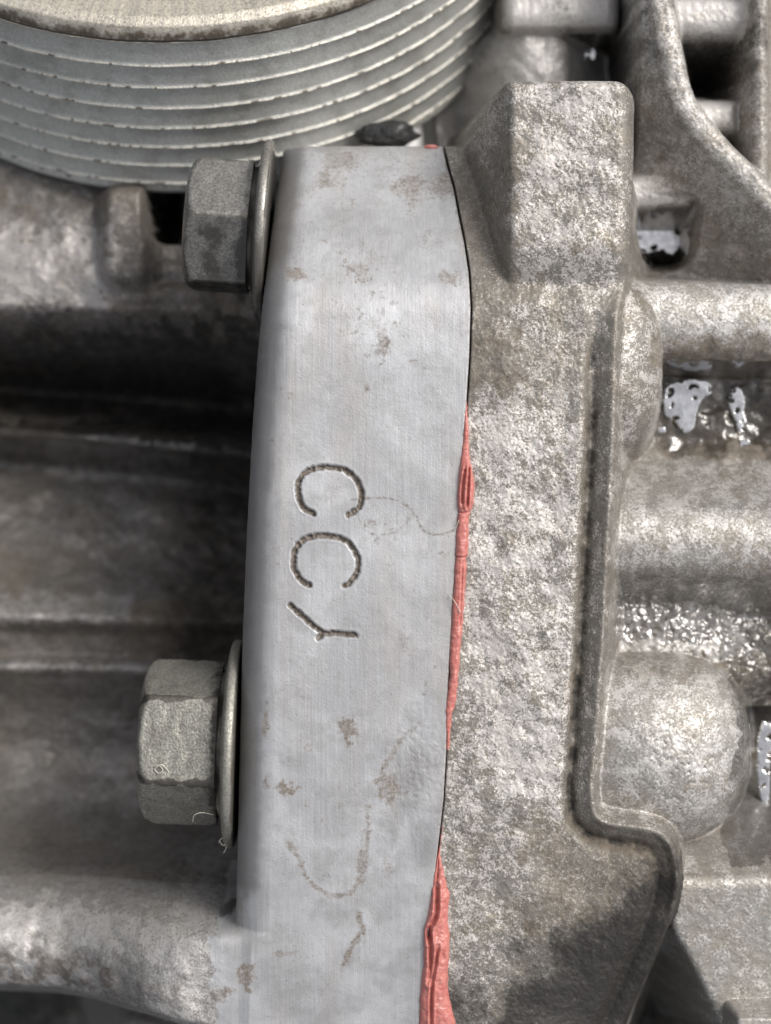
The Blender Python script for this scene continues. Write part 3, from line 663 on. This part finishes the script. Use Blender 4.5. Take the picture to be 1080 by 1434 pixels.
    spec = {0: ('housing_wall', M_BOSS, root), 1: ('cast_flange', M_CAST, root), 2: ('lug', M_CAST, root), 3: ('rib', M_BOSS, root), 4: ('rib', M_BOSS, root),
            5: ('bolt_boss', M_CAST, root), 6: ('bolt_boss', M_BOSS, root), 7: ('side_slab', M_BOSS, root), 8: ('corner_block', M_BOSS, root), 9: ('curved_rib', M_BOSS, root),
            10: ('curved_rib', M_BOSS, root), 11: ('ledge', M_BOSS, root), 12: ('ledge', M_BOSS, root), 13: ('ledge', M_BOSS, root), 14: ('ledge', M_BOSS, root), 15: ('raised_pad', M_BOSS, root), 16: ('rim_lip', M_CAST, root), 17: ('hollow', M_BOSS, root), 18: ('pocket_floor', M_BOSS, root), 19: ('pocket_floor', M_BOSS, root), 20: ('housing_wall', M_BOSS, root), 21: ('pocket_floor', M_BOSS, root)}
    # every separate patch of wall or floor is a piece of its own
    nxt = 30
    for k in (0, 17, 18, 19, 20, 21):
        m = lab[:-1, :-1] == k
        if not m.any(): continue
        ids = np.where(m, np.arange(m.size).reshape(m.shape) + 1, 0)
        for it in range(4000):
            old = ids.copy()
            for ax_ in (0, 1):                                # running maximum along rows and columns inside the patch
                a_ = ids if ax_ else ids.T
                a_[:, 1:] = np.where(a_[:, 1:] > 0, np.where(a_[:, :-1] > a_[:, 1:], a_[:, :-1], a_[:, 1:]), 0)
                a_[:, :-1] = np.where(a_[:, :-1] > 0, np.where(a_[:, 1:] > a_[:, :-1], a_[:, 1:], a_[:, :-1]), 0)
            if (old == ids).all(): break
        u, c = np.unique(ids[ids > 0], return_counts=True); big = u[np.argmax(c)]
        for uu, cc in zip(u, c):
            if uu == big: continue
            ii = np.argwhere(ids == uu)
            if cc < 200:
                r0, c0 = ii[np.argmin(ii[:, 1])]; lab[ii[:, 0], ii[:, 1]] = lab[r0, max(c0 - 1, 0)]
            else:
                lab[ii[:, 0], ii[:, 1]] = nxt; spec[nxt] = spec[k]; nxt += 1
    split_surface(X, Y, h, M, lab, spec)
    return X, Y, h
RX, RY, RH = build_right()

def sample_right(px, py):
    i = np.argmin(np.abs(RX - px) + np.abs(RY - py)); return RH.flat[i]

# ================================================================== PULLEY
def build_pulley():
    tau = math.radians(37)
    n = Vector((0.0, math.sin(tau), math.cos(tau)))           # axis towards the front face
    rad = 572.0
    # point at the bottom of the front circle, as seen at (190, 58)
    zf = -95.0
    bx, by = fx(224, zf) - 540, 717 - fy(62, zf)
    outdir = Vector((0, -math.cos(tau), math.sin(tau)))
    c0 = Vector((bx, by, zf)) - outdir * rad
    root = empty('ribbed_pulley', 'grooved steel belt pulley with worn bright ridges above the upper bolt', 'pulley', tuple(c0))
    e1 = Vector((1, 0, 0)); e2 = outdir
    a0, a1, na = math.radians(-100), math.radians(100), 1000
    ang = np.linspace(a0, a1, na)
    def lathe(name, prof, mat, mfun):
        prof = np.array(prof, float); k = len(prof)
        P = np.zeros((k, na, 3)); ax = prof[:, 0][:, None]; rr = prof[:, 1][:, None]
        nz = fbm(np.repeat(ang[None] * rad, k, 0), np.repeat(ax * 1.0, na, 1), 40, 4, 2)
        rr2 = rr + nz * 0.8
        for j in range(3):
            P[..., j] = c0[j] - n[j] * ax + rr2 * (np.sin(ang)[None] * e1[j] + np.cos(ang)[None] * e2[j])
        idx = np.arange(k * na).reshape(k, na)
        F = np.stack([idx[:-1, :-1], idx[:-1, 1:], idx[1:, 1:], idx[1:, :-1]], -1).reshape(-1, 4)[:, ::-1]
        arc = np.repeat(ang[None] * rad, k, 0); M = mfun(arc, np.repeat(ax, na, 1), np.repeat(prof[:, 2][:, None], na, 1))
        return mesh_from(name, P.reshape(-1, 3), F, mat, root, M.reshape(-1, 4))
    def fine(prof, step=2.5):
        out = []
        for a, b in zip(prof[:-1], prof[1:]):
            L = math.hypot(b[0] - a[0], b[1] - a[1]); m = max(1, int(L / step))
            for i in range(m): out.append(tuple(a[q] + (b[q] - a[q]) * i / m for q in range(3)))
        out.append(prof[-1]); return out
    def mr(arc, ax, f):
        st = fbm(arc, ax * 0.08, 7, 3, 2); R = f * 0.0 + 0.12 + 0.25 * fbm(arc, ax, 30, 3, 3) + 0.12 * st + 0.55 * (f == 2) + 0.5 * sstep(-28, -10, ax) ; return np.clip(np.stack([R, 0 * R, 0.35 + 0.8 * st, 0 * R], -1), 0, 1)
    # front rim: face, rounded lip
    lathe('rim', fine([(6, rad - 130, 0), (-14, rad - 100, 0), (-30, rad - 60, 0), (-32, rad - 22, 0), (-26, rad - 8, 0), (-12, rad - 2, 0), (-4, rad - 1, 2), (0, rad - 6, 2), (3, rad - 7, 2)]), M_RIM, mr)
    def mg(arc, ax, f):
        n1 = fbm(arc * 0.35, ax, 7, 3, 4); n2 = fbm(arc, ax, 14, 3, 5); n3 = fbm(arc, ax, 90, 3, 1)
        B = (f == 1) * (0.85 + 0.4 * n1); R = np.where(f == 1, 0.15 + 0.6 * sstep(0.1, 0.5, n2), 0.12 + 0.16 * n2) + (f == 2) * 0.15 + 0.1 * n3
        return np.clip(np.stack([R, 0 * R, B, 0 * R], -1), 0, 1)
    x = 3.0; pitch = 43.0; nr = 7
    for i in range(nr):
        pt = pitch * (1 - 0.022 * i)
        dp = 8
        lathe('belt_ridge', fine([(x, rad - 5.5, 2), (x + pt * 0.06, rad - dp + 2, 0), (x + pt * 0.45, rad - dp + 2, 0), (x + pt * 0.88, rad - 4, 0), (x + pt * 0.92, rad - 0.8, 1), (x + pt * 0.94, rad, 1), (x + pt * 0.97, rad - 0.8, 1), (x + pt, rad - 5.5, 2)]), M_PUL, mg)
        x += pt
    lathe('back_rim', fine([(x, rad - 10, 2), (x + 8, rad - 12, 2), (x + 18, rad - 6, 0), (x + 30, rad - 14, 2), (x + 34, rad - 60, 2), (x + 34, rad - 200, 2)]), M_PUL, mg)
build_pulley()

# ================================================================== BOLTS
def build_bolt(label, p_end, p_seat, z, R_hex, R_wash, rot, mat, wmat, wet=0.0, seed=0):
    """hex flange bolt; axis from its end face p_end to its seat p_seat (pixels as seen at height z)"""
    A = Vector((fx(p_end[0], z) - 540, 717 - fy(p_end[1], z), z)); Bp = Vector((fx(p_seat[0], z) - 540, 717 - fy(p_seat[1], z), z))
    ax = (Bp - A); L = ax.length; ax.normalize()
    e1 = ax.cross(Vector((0, 0, 1))).normalized(); e2 = e1.cross(ax).normalized()
    if e2.z < 0: e2 = -e2
    SG = 1.0 if e1.y < 0 else -1.0
    root = empty('flange_bolt', label, 'bolt', tuple(Bp), 'hex bolts on the left side of the flange')
    na = 240; th = np.linspace(0, 2 * np.pi, na, endpoint=False)
    ap = R_hex * math.cos(math.pi / 6)
    def hexr(t, round_=0.03):
        a = (t + math.radians(rot)) % (math.pi / 3) - math.pi / 6
        r = ap / np.cos(a); return np.minimum(r, R_hex * (0.985 - 0.0 * a))
    def surf(name, rows, mat_, rfun, mfun):
        k = len(rows); P = np.zeros((k, na, 3)); M = np.zeros((k, na, 4))
        for i, (s, rv) in enumerate(rows):
            r = rfun(s, rv, th); nz = fbm(th * 30 + seed * 5, np.full(na, s), 12, 3, seed + 1) * 0.8
            seam_w = 1.0
            r = r + nz * (r > 5)
            for j in range(3): P[i, :, j] = A[j] + ax[j] * s + r * (np.sin(th) * e1[j] + np.cos(th) * e2[j])
            M[i] = mfun(s, th, r)
        idx = np.arange(k * na).reshape(k, na); nxt = np.roll(idx, -1, 1)
        F = np.stack([idx[:-1], nxt[:-1], nxt[1:], idx[1:]], -1).reshape(-1, 4)
        c = np.cross(P[1, 5] - P[0, 5], P[0, 6] - P[0, 5])
        o = mesh_from(name, P.reshape(-1, 3), F[:, ::-1], mat_, root, M.reshape(-1, 4)); return o
    hex_end = L - 26
    rows = [(3.5, 2.0), (3.0, R_hex * 0.3), (2.5, R_hex * 0.55), (0, R_hex * 0.60), (0, R_hex * 0.74), (1.5, R_hex * 0.80), (4, R_hex * .86), (7, R_hex * 0.905), (10, R_hex * 0.94), (13, R_hex * 0.965), (17, R_hex * 0.99), (22, R_hex * 1.01)]
    rows += [(s, R_hex * 1.05) for s in np.linspace(26, hex_end, 22)]
    def hm(s, t, r):
        n = fbm(t * 60, np.full(na, s + seed * 40), 25, 3, seed + 2)
        edge = sstep(0.955, 0.985, r / R_hex)
        ca = np.abs(((t + math.radians(rot)) % (math.pi / 3))); ca = np.minimum(ca, math.pi / 3 - ca) * R_hex
        Rr = 0.16 + 0.35 * n + (0.35 * sstep(-0.1, 0.25, np.sin(t) * SG) if seed == 1 else 0) + (0.85 if seed == 2 else 0.2) * gauss(ca - 3 * n, 5) + sstep(hex_end - 18, hex_end, s) * 0.45
        return np.clip(np.stack([Rr, np.full(na, wet), 0.0 * Rr + 0.1 * edge, 0 * Rr], -1), 0, 1)
    surf('hex_head', rows, mat, lambda s, rv, t: np.minimum(hexr(t), rv), hm)
    rows = [(hex_end - 4, ap * 0.97), (hex_end + 1, ap * 0.985), (hex_end + 5, ap * 1.03), (hex_end + 8, ap * 1.1), (hex_end + 10.5, R_wash - 14), (hex_end + 12, R_wash - 7), (hex_end + 13.5, R_wash - 2.5), (hex_end + 16, R_wash), (hex_end + 20, R_wash + 0.5), (hex_end + 24, R_wash - 0.5), (L, R_wash - 2), (L + 1.5, R_wash - 8), (L + 1.5, 30)]
    def wm(s, t, r):
        n = fbm(t * 60, np.full(na, s), 22, 3, seed + 3)
        Rr = 0.14 + 0.35 * n + (0.7 * sstep(0.0, 0.5, np.sin(t) * SG) if seed == 1 else 0) + sstep(R_wash - 10, ap * 0.95, r) * 0.5 + sstep(L - 3, L + 1, s) * 0.5
        wv = np.full(na, wet)
        return np.clip(np.stack([Rr, wv, 0.2 + 0 * Rr, 0 * Rr], -1), 0, 1)
    surf('washer_flange', rows, wmat, lambda s, rv, t: np.full(na, float(rv)), wm)
    return root
build_bolt('upper hex flange bolt, darker and oily, seated below the pulley', (263, 314), (377, 322), -150, 104, 130, 3, M_BOLTD, M_BOLTD, 0.75, 1)
build_bolt('lower hex flange bolt, dull grey with lint caught on it', (201, 1037), (334, 1042), -145, 122, 152, 37, M_BOLT, M_BOLT, 0.0, 2)

# ================================================================== SEALANT
def sealant_material():
    m, nt, b = nodes_of('red_silicone_sealant'); q = NB(nt)
    n1 = q.noise(9, 4, 0.6); n2 = q.noise(3.0, 2, 0.5, q.scaled(0.25, 1, 1)); n3 = q.noise(4, 3, 0.6)
    c = q.mix(q.ramp(n1, 0.3, 0.7), (0.46, 0.145, 0.125), (0.56, 0.215, 0.185))
    c = q.mix(q.math('MULTIPLY', q.ramp(q.math('ADD', n3, q.math('MULTIPLY', n1, 0.25)), 0.70, 0.80), 0.6), c, (0.22, 0.11, 0.09))
    q.L(c, b.inputs['Base Color']); b.inputs['Roughness'].default_value = 0.33
    b.inputs['Subsurface Weight'].default_value = 0.12; b.inputs['Subsurface Radius'].default_value = (0.0008, 0.0003, 0.0002); b.inputs['Subsurface Scale'].default_value = 0.6
    q.L(q.bump(q.math('ADD', n2, n1), 0.7), b.inputs['Normal']); return m
M_SEAL = sealant_material()
def bead(name, label, rows, folds, base_h, group='red sealant squeezed from the joint', step=1.3, nu=44, seed=0, rings=True):
    """rows: (py, left, right, height); folds: (polyline [(px,py)], width, depth)"""
    rows = np.array(rows, float); ys = np.arange(rows[0, 0], rows[-1, 0] + 0.1, step)
    rs = smooth_path(rows, 6); o = np.argsort(rs[:, 0]); rs = rs[o]
    Lx = np.interp(ys, rs[:, 0], rs[:, 1]); Rx_ = np.interp(ys, rs[:, 0], rs[:, 2]); H = np.interp(ys, rs[:, 0], rs[:, 3])
    u = np.linspace(-1, 1, nu); u = np.sin(u * np.pi / 2)
    Uu, Yy = np.meshgrid(u, ys)
    Lx = Lx + fbm(ys * 0 + seed * 9.0, ys, 16, 3, 2 + seed) * 1.2; Rx_ = Rx_ + fbm(ys * 0 + 50 + seed, ys, 16, 3, 3 + seed) * 1.2
    Xx = (Lx[:, None] + Rx_[:, None]) / 2 + Uu * (Rx_ - Lx)[:, None] / 2
    Zt = H[:, None] * np.sqrt(np.clip(1 - np.abs(Uu) ** 2.6, 0, 1))
    zb = zy(Yy) - 3
    for pl, wd, dp in folds:
        d, t = pdist(Xx, Yy, smooth_path(pl, 5), want_t=True); Zt = Zt - dp * gauss(d, wd) * sstep(0, 0.1, t) * sstep(1, 0.9, t) + dp * 0.3 * gauss(d - wd * 2.0, wd)
    fade = np.clip(1 - np.abs(Uu) ** 6, 0, 1)
    Zt = Zt * 1.0 + fade * (fbm(Xx, Yy, 18, 3, 4 + seed) * 1.6 * np.clip(H[:, None] / 8, 0, 1) + fbm(Xx * 0.5, Yy, 7, 2, 5 + seed) * 0.6)
    if rings: Zt = Zt - fade * 0.7 * sstep(0.35, 0.7, fbm(Xx * 0.08, Yy, 12, 2, 6))
    Z = zb + Zt; Z[:, 0] = zb[:, 0] - 8; Z[:, -1] = zb[:, -1] - 8
    P = np.stack([Xx - 540, 717 - Yy, Z], -1); k, na = Xx.shape; idx = np.arange(k * na).reshape(k, na)
    F = np.stack([idx[:-1, :-1], idx[1:, :-1], idx[1:, 1:], idx[:-1, 1:]], -1).reshape(-1, 4)
    o = mesh_from(name, P.reshape(-1, 3), F, M_SEAL); return tag(o, label, 'sealant', group)
up = [(562, 652.6, 654.2, 1), (585, 650, 655.5, 4), (610, 648.6, 656.6, 6), (640, 646, 658, 8), (655, 643, 661, 10), (675, 641, 664, 12), (700, 640.5, 664, 13), (712, 641, 661, 12), (720, 641, 658.5, 11), (745, 639, 656.5, 10), (775, 637.5, 656, 10.5), (782, 638, 653.5, 9), (800, 636.5, 653.5, 9.5), (850, 633.5, 650, 9.5), (900, 631, 646, 9),
      (940, 629.5, 642.5, 9), (970, 627, 640, 8), (990, 624.5, 636.5, 7), (1005, 624, 632.5, 6), (1030, 625.5, 630.8, 4), (1052, 626, 629, 2)]
bead('sealant_bead', 'long thin red sealant bead in the joint beside the stamped characters', up,
     [([(652, 655), (648, 680), (647, 708)], 1.6, 6), ([(657, 652), (656, 680), (654, 712)], 1.5, 6), ([(648, 780), (646, 830), (644, 880)], 1.3, 1.6), ([(641, 716), (650, 719), (659, 715)], 1.4, 2.5), ([(637, 779), (646, 781), (655, 779)], 1.3, 2.2)], 0, seed=0)
lo = [(1196, 614.4, 616, 1), (1215, 613.5, 620.5, 5), (1232, 612, 624, 7), (1245, 606, 627.5, 8), (1252, 604.5, 630, 10), (1270, 601.5, 628.5, 11), (1292, 597.5, 628, 12), (1308, 594, 630, 13), (1330, 593, 630, 14), (1350, 592.5, 629, 14), (1387, 589, 628, 14), (1410, 588, 632, 14), (1434, 587, 638, 14), (1480, 583, 642, 14), (1540, 576, 640, 12)]
bead('sealant_bead', 'broad folded coral red sealant smear at the bottom end of the joint', lo,
     [([(612, 1240), (612, 1262), (610, 1285), (601, 1302), (601, 1320)], 2.6, 8), ([(601, 1302), (603, 1330), (603, 1360), (601, 1378)], 2.6, 7), ([(614, 1324), (610, 1350), (606, 1376), (604, 1400), (604, 1434), (603, 1500)], 2.0, 7), ([(620, 1335), (621, 1345)], 3, 3)], 0, seed=2, nu=60)
bead('sealant_thread', 'hair thin red sealant thread in the joint above the broad smear', [(1158, 619.4, 620.6, 1.5), (1175, 616.8, 618.6, 2.5), (1190, 614.6, 617, 3), (1206, 611.5, 613.6, 3), (1222, 608.4, 614, 4), (1236, 607, 613.5, 4), (1246, 606, 611, 3)], [], 0, seed=3, nu=12, rings=False)
# a crumb of sealant at the top end of the joint
def crumb(px, py, z, r, mat, name, label, cat, sq=(1.6, .8, .7), seed=0, group=None):
    nt_, np_ = 14, 20; P = []
    for i in range(nt_):
        a = math.pi * i / (nt_ - 1)
        for j in range(np_):
            b = 2 * math.pi * j / np_
            P.append((math.sin(a) * math.cos(b), math.sin(a) * math.sin(b), math.cos(a)))
    P = np.array(P); k = 1 + 0.25 * fbm(P[:, 0] * 2 + P[:, 2], P[:, 1] * 2 + seed * 3, 1.0, 3, seed); P = P * k[:, None] * r * np.array(sq)
    P += np.array([fx(px, z) - 540, 717 - fy(py, z), z])
    idx = np.arange(nt_ * np_).reshape(nt_, np_); nx_ = np.roll(idx, -1, 1)
    F = np.stack([idx[:-1], idx[1:], nx_[1:], nx_[:-1]], -1).reshape(-1, 4)
    return tag(mesh_from(name, P, F, mat), label, cat, group)
crumb(604, 206, -176, 5, M_SEAL, 'sealant_crumb', 'tiny red sealant crumb at the top end of the joint', 'sealant', (2.0, .8, .8))

# ================================================================== OIL
def oil(px0, px1, py0, py1, z, label, seed=0, thresh=0.0, size=20, amp=1.0, shape=None, hfun=None, octs=3, fall=0.55, follow=0.15, mat=None, group='wet oil in the pockets of the right housing'):
    """oil clinging to the casting: follows the floor smoothly, thick in the middle, ragged edge"""
    x0, x1, y0, y1 = fx(px0, z), fx(px1, z), fy(py0, z), fy(py1, z)
    st = 1.1; xs = np.arange(x0, x1, st); ys = np.arange(y0, y1, st); X, Y = np.meshgrid(xs, ys)
    if hfun is None:
        r = right_height(X, Y); h = np.max(np.stack([r[k] for k in r if not k.startswith('_')]), 0)
    else: h = hfun(X, Y)
    ea, eb = np.abs(X - (x0 + x1) / 2) / ((x1 - x0) / 2), np.abs(Y - (y0 + y1) / 2) / ((y1 - y0) / 2); e = np.hypot(ea, eb) if (px1 - px0) < 100 else np.maximum(ea, eb)
    cov = fbm(X, Y, size, octs, seed, 0.4) + thresh - 1.6 * sstep(fall, 1.0, e)
    if shape is not None:                                     # outlines of level puddles, as seen at height z
        cov = np.full(X.shape, -1.0)
        for pl in shape:
            pp = smooth_path([(fx(a, z), fy(b, z)) for a, b in list(pl) + [pl[0]]], 5); dd = pdist(X, Y, pp); ii = inside(X, Y, [tuple(v) for v in pp])
            cov = np.maximum(cov, np.where(ii, dd, -dd) / 30.0)
        cov = cov + 0.05 * fbm(X, Y, 14, 3, seed) - 0.5 * sstep(0.42, 0.7, fbm(X, Y, 12, 2, seed + 1)) * (cov > 0.02)
    thick = np.clip(cov, -0.12, 0.5)
    mm = cov > 0.05
    if mm.sum() > 20:
        Q = np.stack([X[mm], Y[mm], np.ones(mm.sum())], -1); cf = np.linalg.lstsq(Q, h[mm], rcond=None)[0]
        lev = cf[0] * X + cf[1] * Y + cf[2]
    else: lev = h
    if shape is not None: lev = np.full(X.shape, float(np.percentile(h[cov > 0], 60 if h[cov > 0].std() > 14 else 92))); follow = 0.0; amp = 0.12
    Z = lev * (1 - follow) + h * follow + 5.0 + 3.0 * np.sqrt(np.clip(thick + 0.02, 0, None)) * amp + fbm(X, Y, 40, 2, seed + 2) * 0.25
    keep = (cov > 0.0)
    idx = np.arange(X.size).reshape(X.shape)
    F = np.stack([idx[:-1, :-1], idx[1:, :-1], idx[1:, 1:], idx[:-1, 1:]], -1)
    k = keep[:-1, :-1] & keep[1:, :-1] & keep[1:, 1:] & keep[:-1, 1:]; F = F[k]
    if not len(F): return
    # pull the rim down onto the metal
    cnt = np.zeros(X.size); np.add.at(cnt, F.ravel(), 1); Zf = Z.ravel(); Zf[(cnt > 0) & (cnt < 4)] -= 1.5
    u, inv = np.unique(F, return_inverse=True); P = np.stack([X - 540, 717 - Y, Z], -1).reshape(-1, 3)[u]
    o = mesh_from('oil_puddle', P, inv.reshape(-1, 4), mat or M_OIL); tag(o, label, 'oil', group)
oil(915, 1010, 520, 618, -225, 'glossy wet oil patch in the pocket below the upper rib', 1, shape=[[(930, 541), (950, 533), (975, 531), (994, 534), (999, 548), (984, 560), (978, 572), (972, 600), (957, 606), (944, 590), (929, 577)], [(921, 598), (932, 597), (933, 605), (922, 606)]])
oil(1008, 1066, 528, 632, -225, 'narrow wet oil crescent near the right edge below the upper rib', 3, shape=[[(1024, 548), (1034, 539), (1043, 552), (1045, 580), (1050, 600), (1038, 606), (1028, 585), (1020, 565)], [(1036, 616), (1050, 613), (1051, 624), (1038, 626)]])
oil(884, 956, 300, 372, -368, 'crinkled wet oil patch right of the square lug', 4, shape=[[(888, 322), (905, 316), (925, 318), (948, 326), (950, 345), (938, 362), (920, 356), (900, 360), (888, 350)]])
oil(1044, 1096, 985, 1230, -240, 'tall wet oil streak right of the large round boss', 5, shape=[[(1070, 1010), (1084, 1020), (1080, 1100), (1086, 1180), (1078, 1215), (1064, 1190), (1070, 1140), (1062, 1090), (1062, 1040)]])
oil(806, 834, 82, 114, -520, 'small pale patch standing in for a white glint in the dark pocket above the lug', 7, shape=[[(812, 88), (822, 86), (826, 98), (822, 110), (812, 108), (808, 98)]])  # highlight in the pocket, added as a pale mirror patch

# ================================================================== SMALL THINGS
def strand(name, label, pts, r, mat, cat, group=None):
    """thin fibre: pts (px, py, z)"""
    p = smooth_path([(fx(a, z) - 540, 717 - fy(b, z), z) for a, b, z in pts], 8); k = 6; V = []
    for i in range(len(p)):
        t = p[min(i + 1, len(p) - 1)] - p[max(i - 1, 0)]; t /= np.linalg.norm(t) + 1e-9
        a = np.cross(t, (0.3, 0.2, 1)); a /= np.linalg.norm(a) + 1e-9; b = np.cross(t, a)
        rr = r * (1 if 0 < i < len(p) - 1 else 0.4)
        for j in range(k):
            th = 2 * math.pi * j / k; V.append(p[i] + rr * (math.cos(th) * a + math.sin(th) * b))
    idx = np.arange(len(V)).reshape(-1, k); nx_ = np.roll(idx, -1, 1)
    F = np.stack([idx[:-1], idx[1:], nx_[1:], nx_[:-1]], -1).reshape(-1, 4)
    return tag(mesh_from(name, V, F, mat), label, cat, group)
strand('lint_fibre', 'pale curly lint fibre on the middle facet edge of the lower bolt', [(212, 1074, -36), (222, 1072, -32), (228, 1078, -32), (222, 1083, -33), (217, 1077, -32), (226, 1071, -30), (234, 1078, -33), (239, 1087, -38)], 0.75, M_HAIR, 'lint')
strand('lint_fibre', 'knotted lint fibre hanging at the foot of the lower bolt washer', [(306, 1180, -90), (311, 1174, -80), (318, 1178, -78), (313, 1184, -80), (308, 1177, -78), (316, 1173, -76), (317, 1187, -85), (313, 1195, -90)], 0.8, M_HAIR, 'lint')
strand('lint_fibre', 'fine grey lint fibre arching over the lowest facet of the lower bolt', [(270, 1152, -50), (272, 1142, -42), (283, 1138, -42), (300, 1141, -48)], 0.5, M_HAIR, 'lint')
strand('hair', 'short white hair lying across the thin sealant bead', [(629, 833, 2), (635, 840, 8), (641, 849, 10), (645, 859, 9)], 0.6, M_HAIR, 'hair')
strand('hair', 'short pale hair beside the notch in the sealant bead', [(643, 728, 8), (639, 738, 5), (636, 744, 2)], 0.5, M_HAIR, 'hair')
crumb(540, 188, -330, 24, M_BLACK, 'rubber_hose', 'black greasy rubber lump between pulley and flange', 'hose', (2.0, .9, 0.8), 3)

# ================================================================== GROUND
def build_ground():
    me = bpy.data.meshes.new('ground'); s = 20000
    o = mesh_from('ground', [(-s, -s, -1500), (s, -s, -1500), (s, s, -1500), (-s, s, -1500)], [(0, 1, 2, 3)], simple('dark_ground', (0.035, 0.033, 0.03), 0.85, bump=8, grain=60))
    o['kind'] = 'structure'
    V, F = [], []; rnd = random.Random(4); base = 0
    for i in range(1500):
        x = rnd.uniform(-1050, -250); y = rnd.uniform(-1300, -860); r = rnd.uniform(16, 40)
        nt_, np_ = 6, 8; ph = rnd.random() * 9; sq = (rnd.uniform(.7, 1.3), rnd.uniform(.7, 1.3), rnd.uniform(.5, .9))
        for a_ in range(nt_):
            a = math.pi * a_ / (nt_ - 1)
            for b_ in range(np_):
                b = 2 * math.pi * b_ / np_; k = r * (1 + 0.22 * math.sin(3 * b + ph + 2 * a) + 0.12 * math.sin(5 * a + ph))
                V.append((x + math.sin(a) * math.cos(b) * k * sq[0], y + math.sin(a) * math.sin(b) * k * sq[1], -1490 + math.cos(a) * k * sq[2]))
        for a_ in range(nt_ - 1):
            for b_ in range(np_):
                b2 = (b_ + 1) % np_; F.append((base + a_ * np_ + b_, base + (a_ + 1) * np_ + b_, base + (a_ + 1) * np_ + b2, base + a_ * np_ + b2))
        base += nt_ * np_
    g = mesh_from('gravel', V, F, simple('gravel_stone', (0.11, 0.105, 0.095), 0.7, bump=2, grain=15, col2=(0.05, 0.05, 0.048)), smooth=False)
    g['kind'] = 'stuff'; tag(g, 'dark gravel on the ground below the casing', 'gravel')
build_ground()
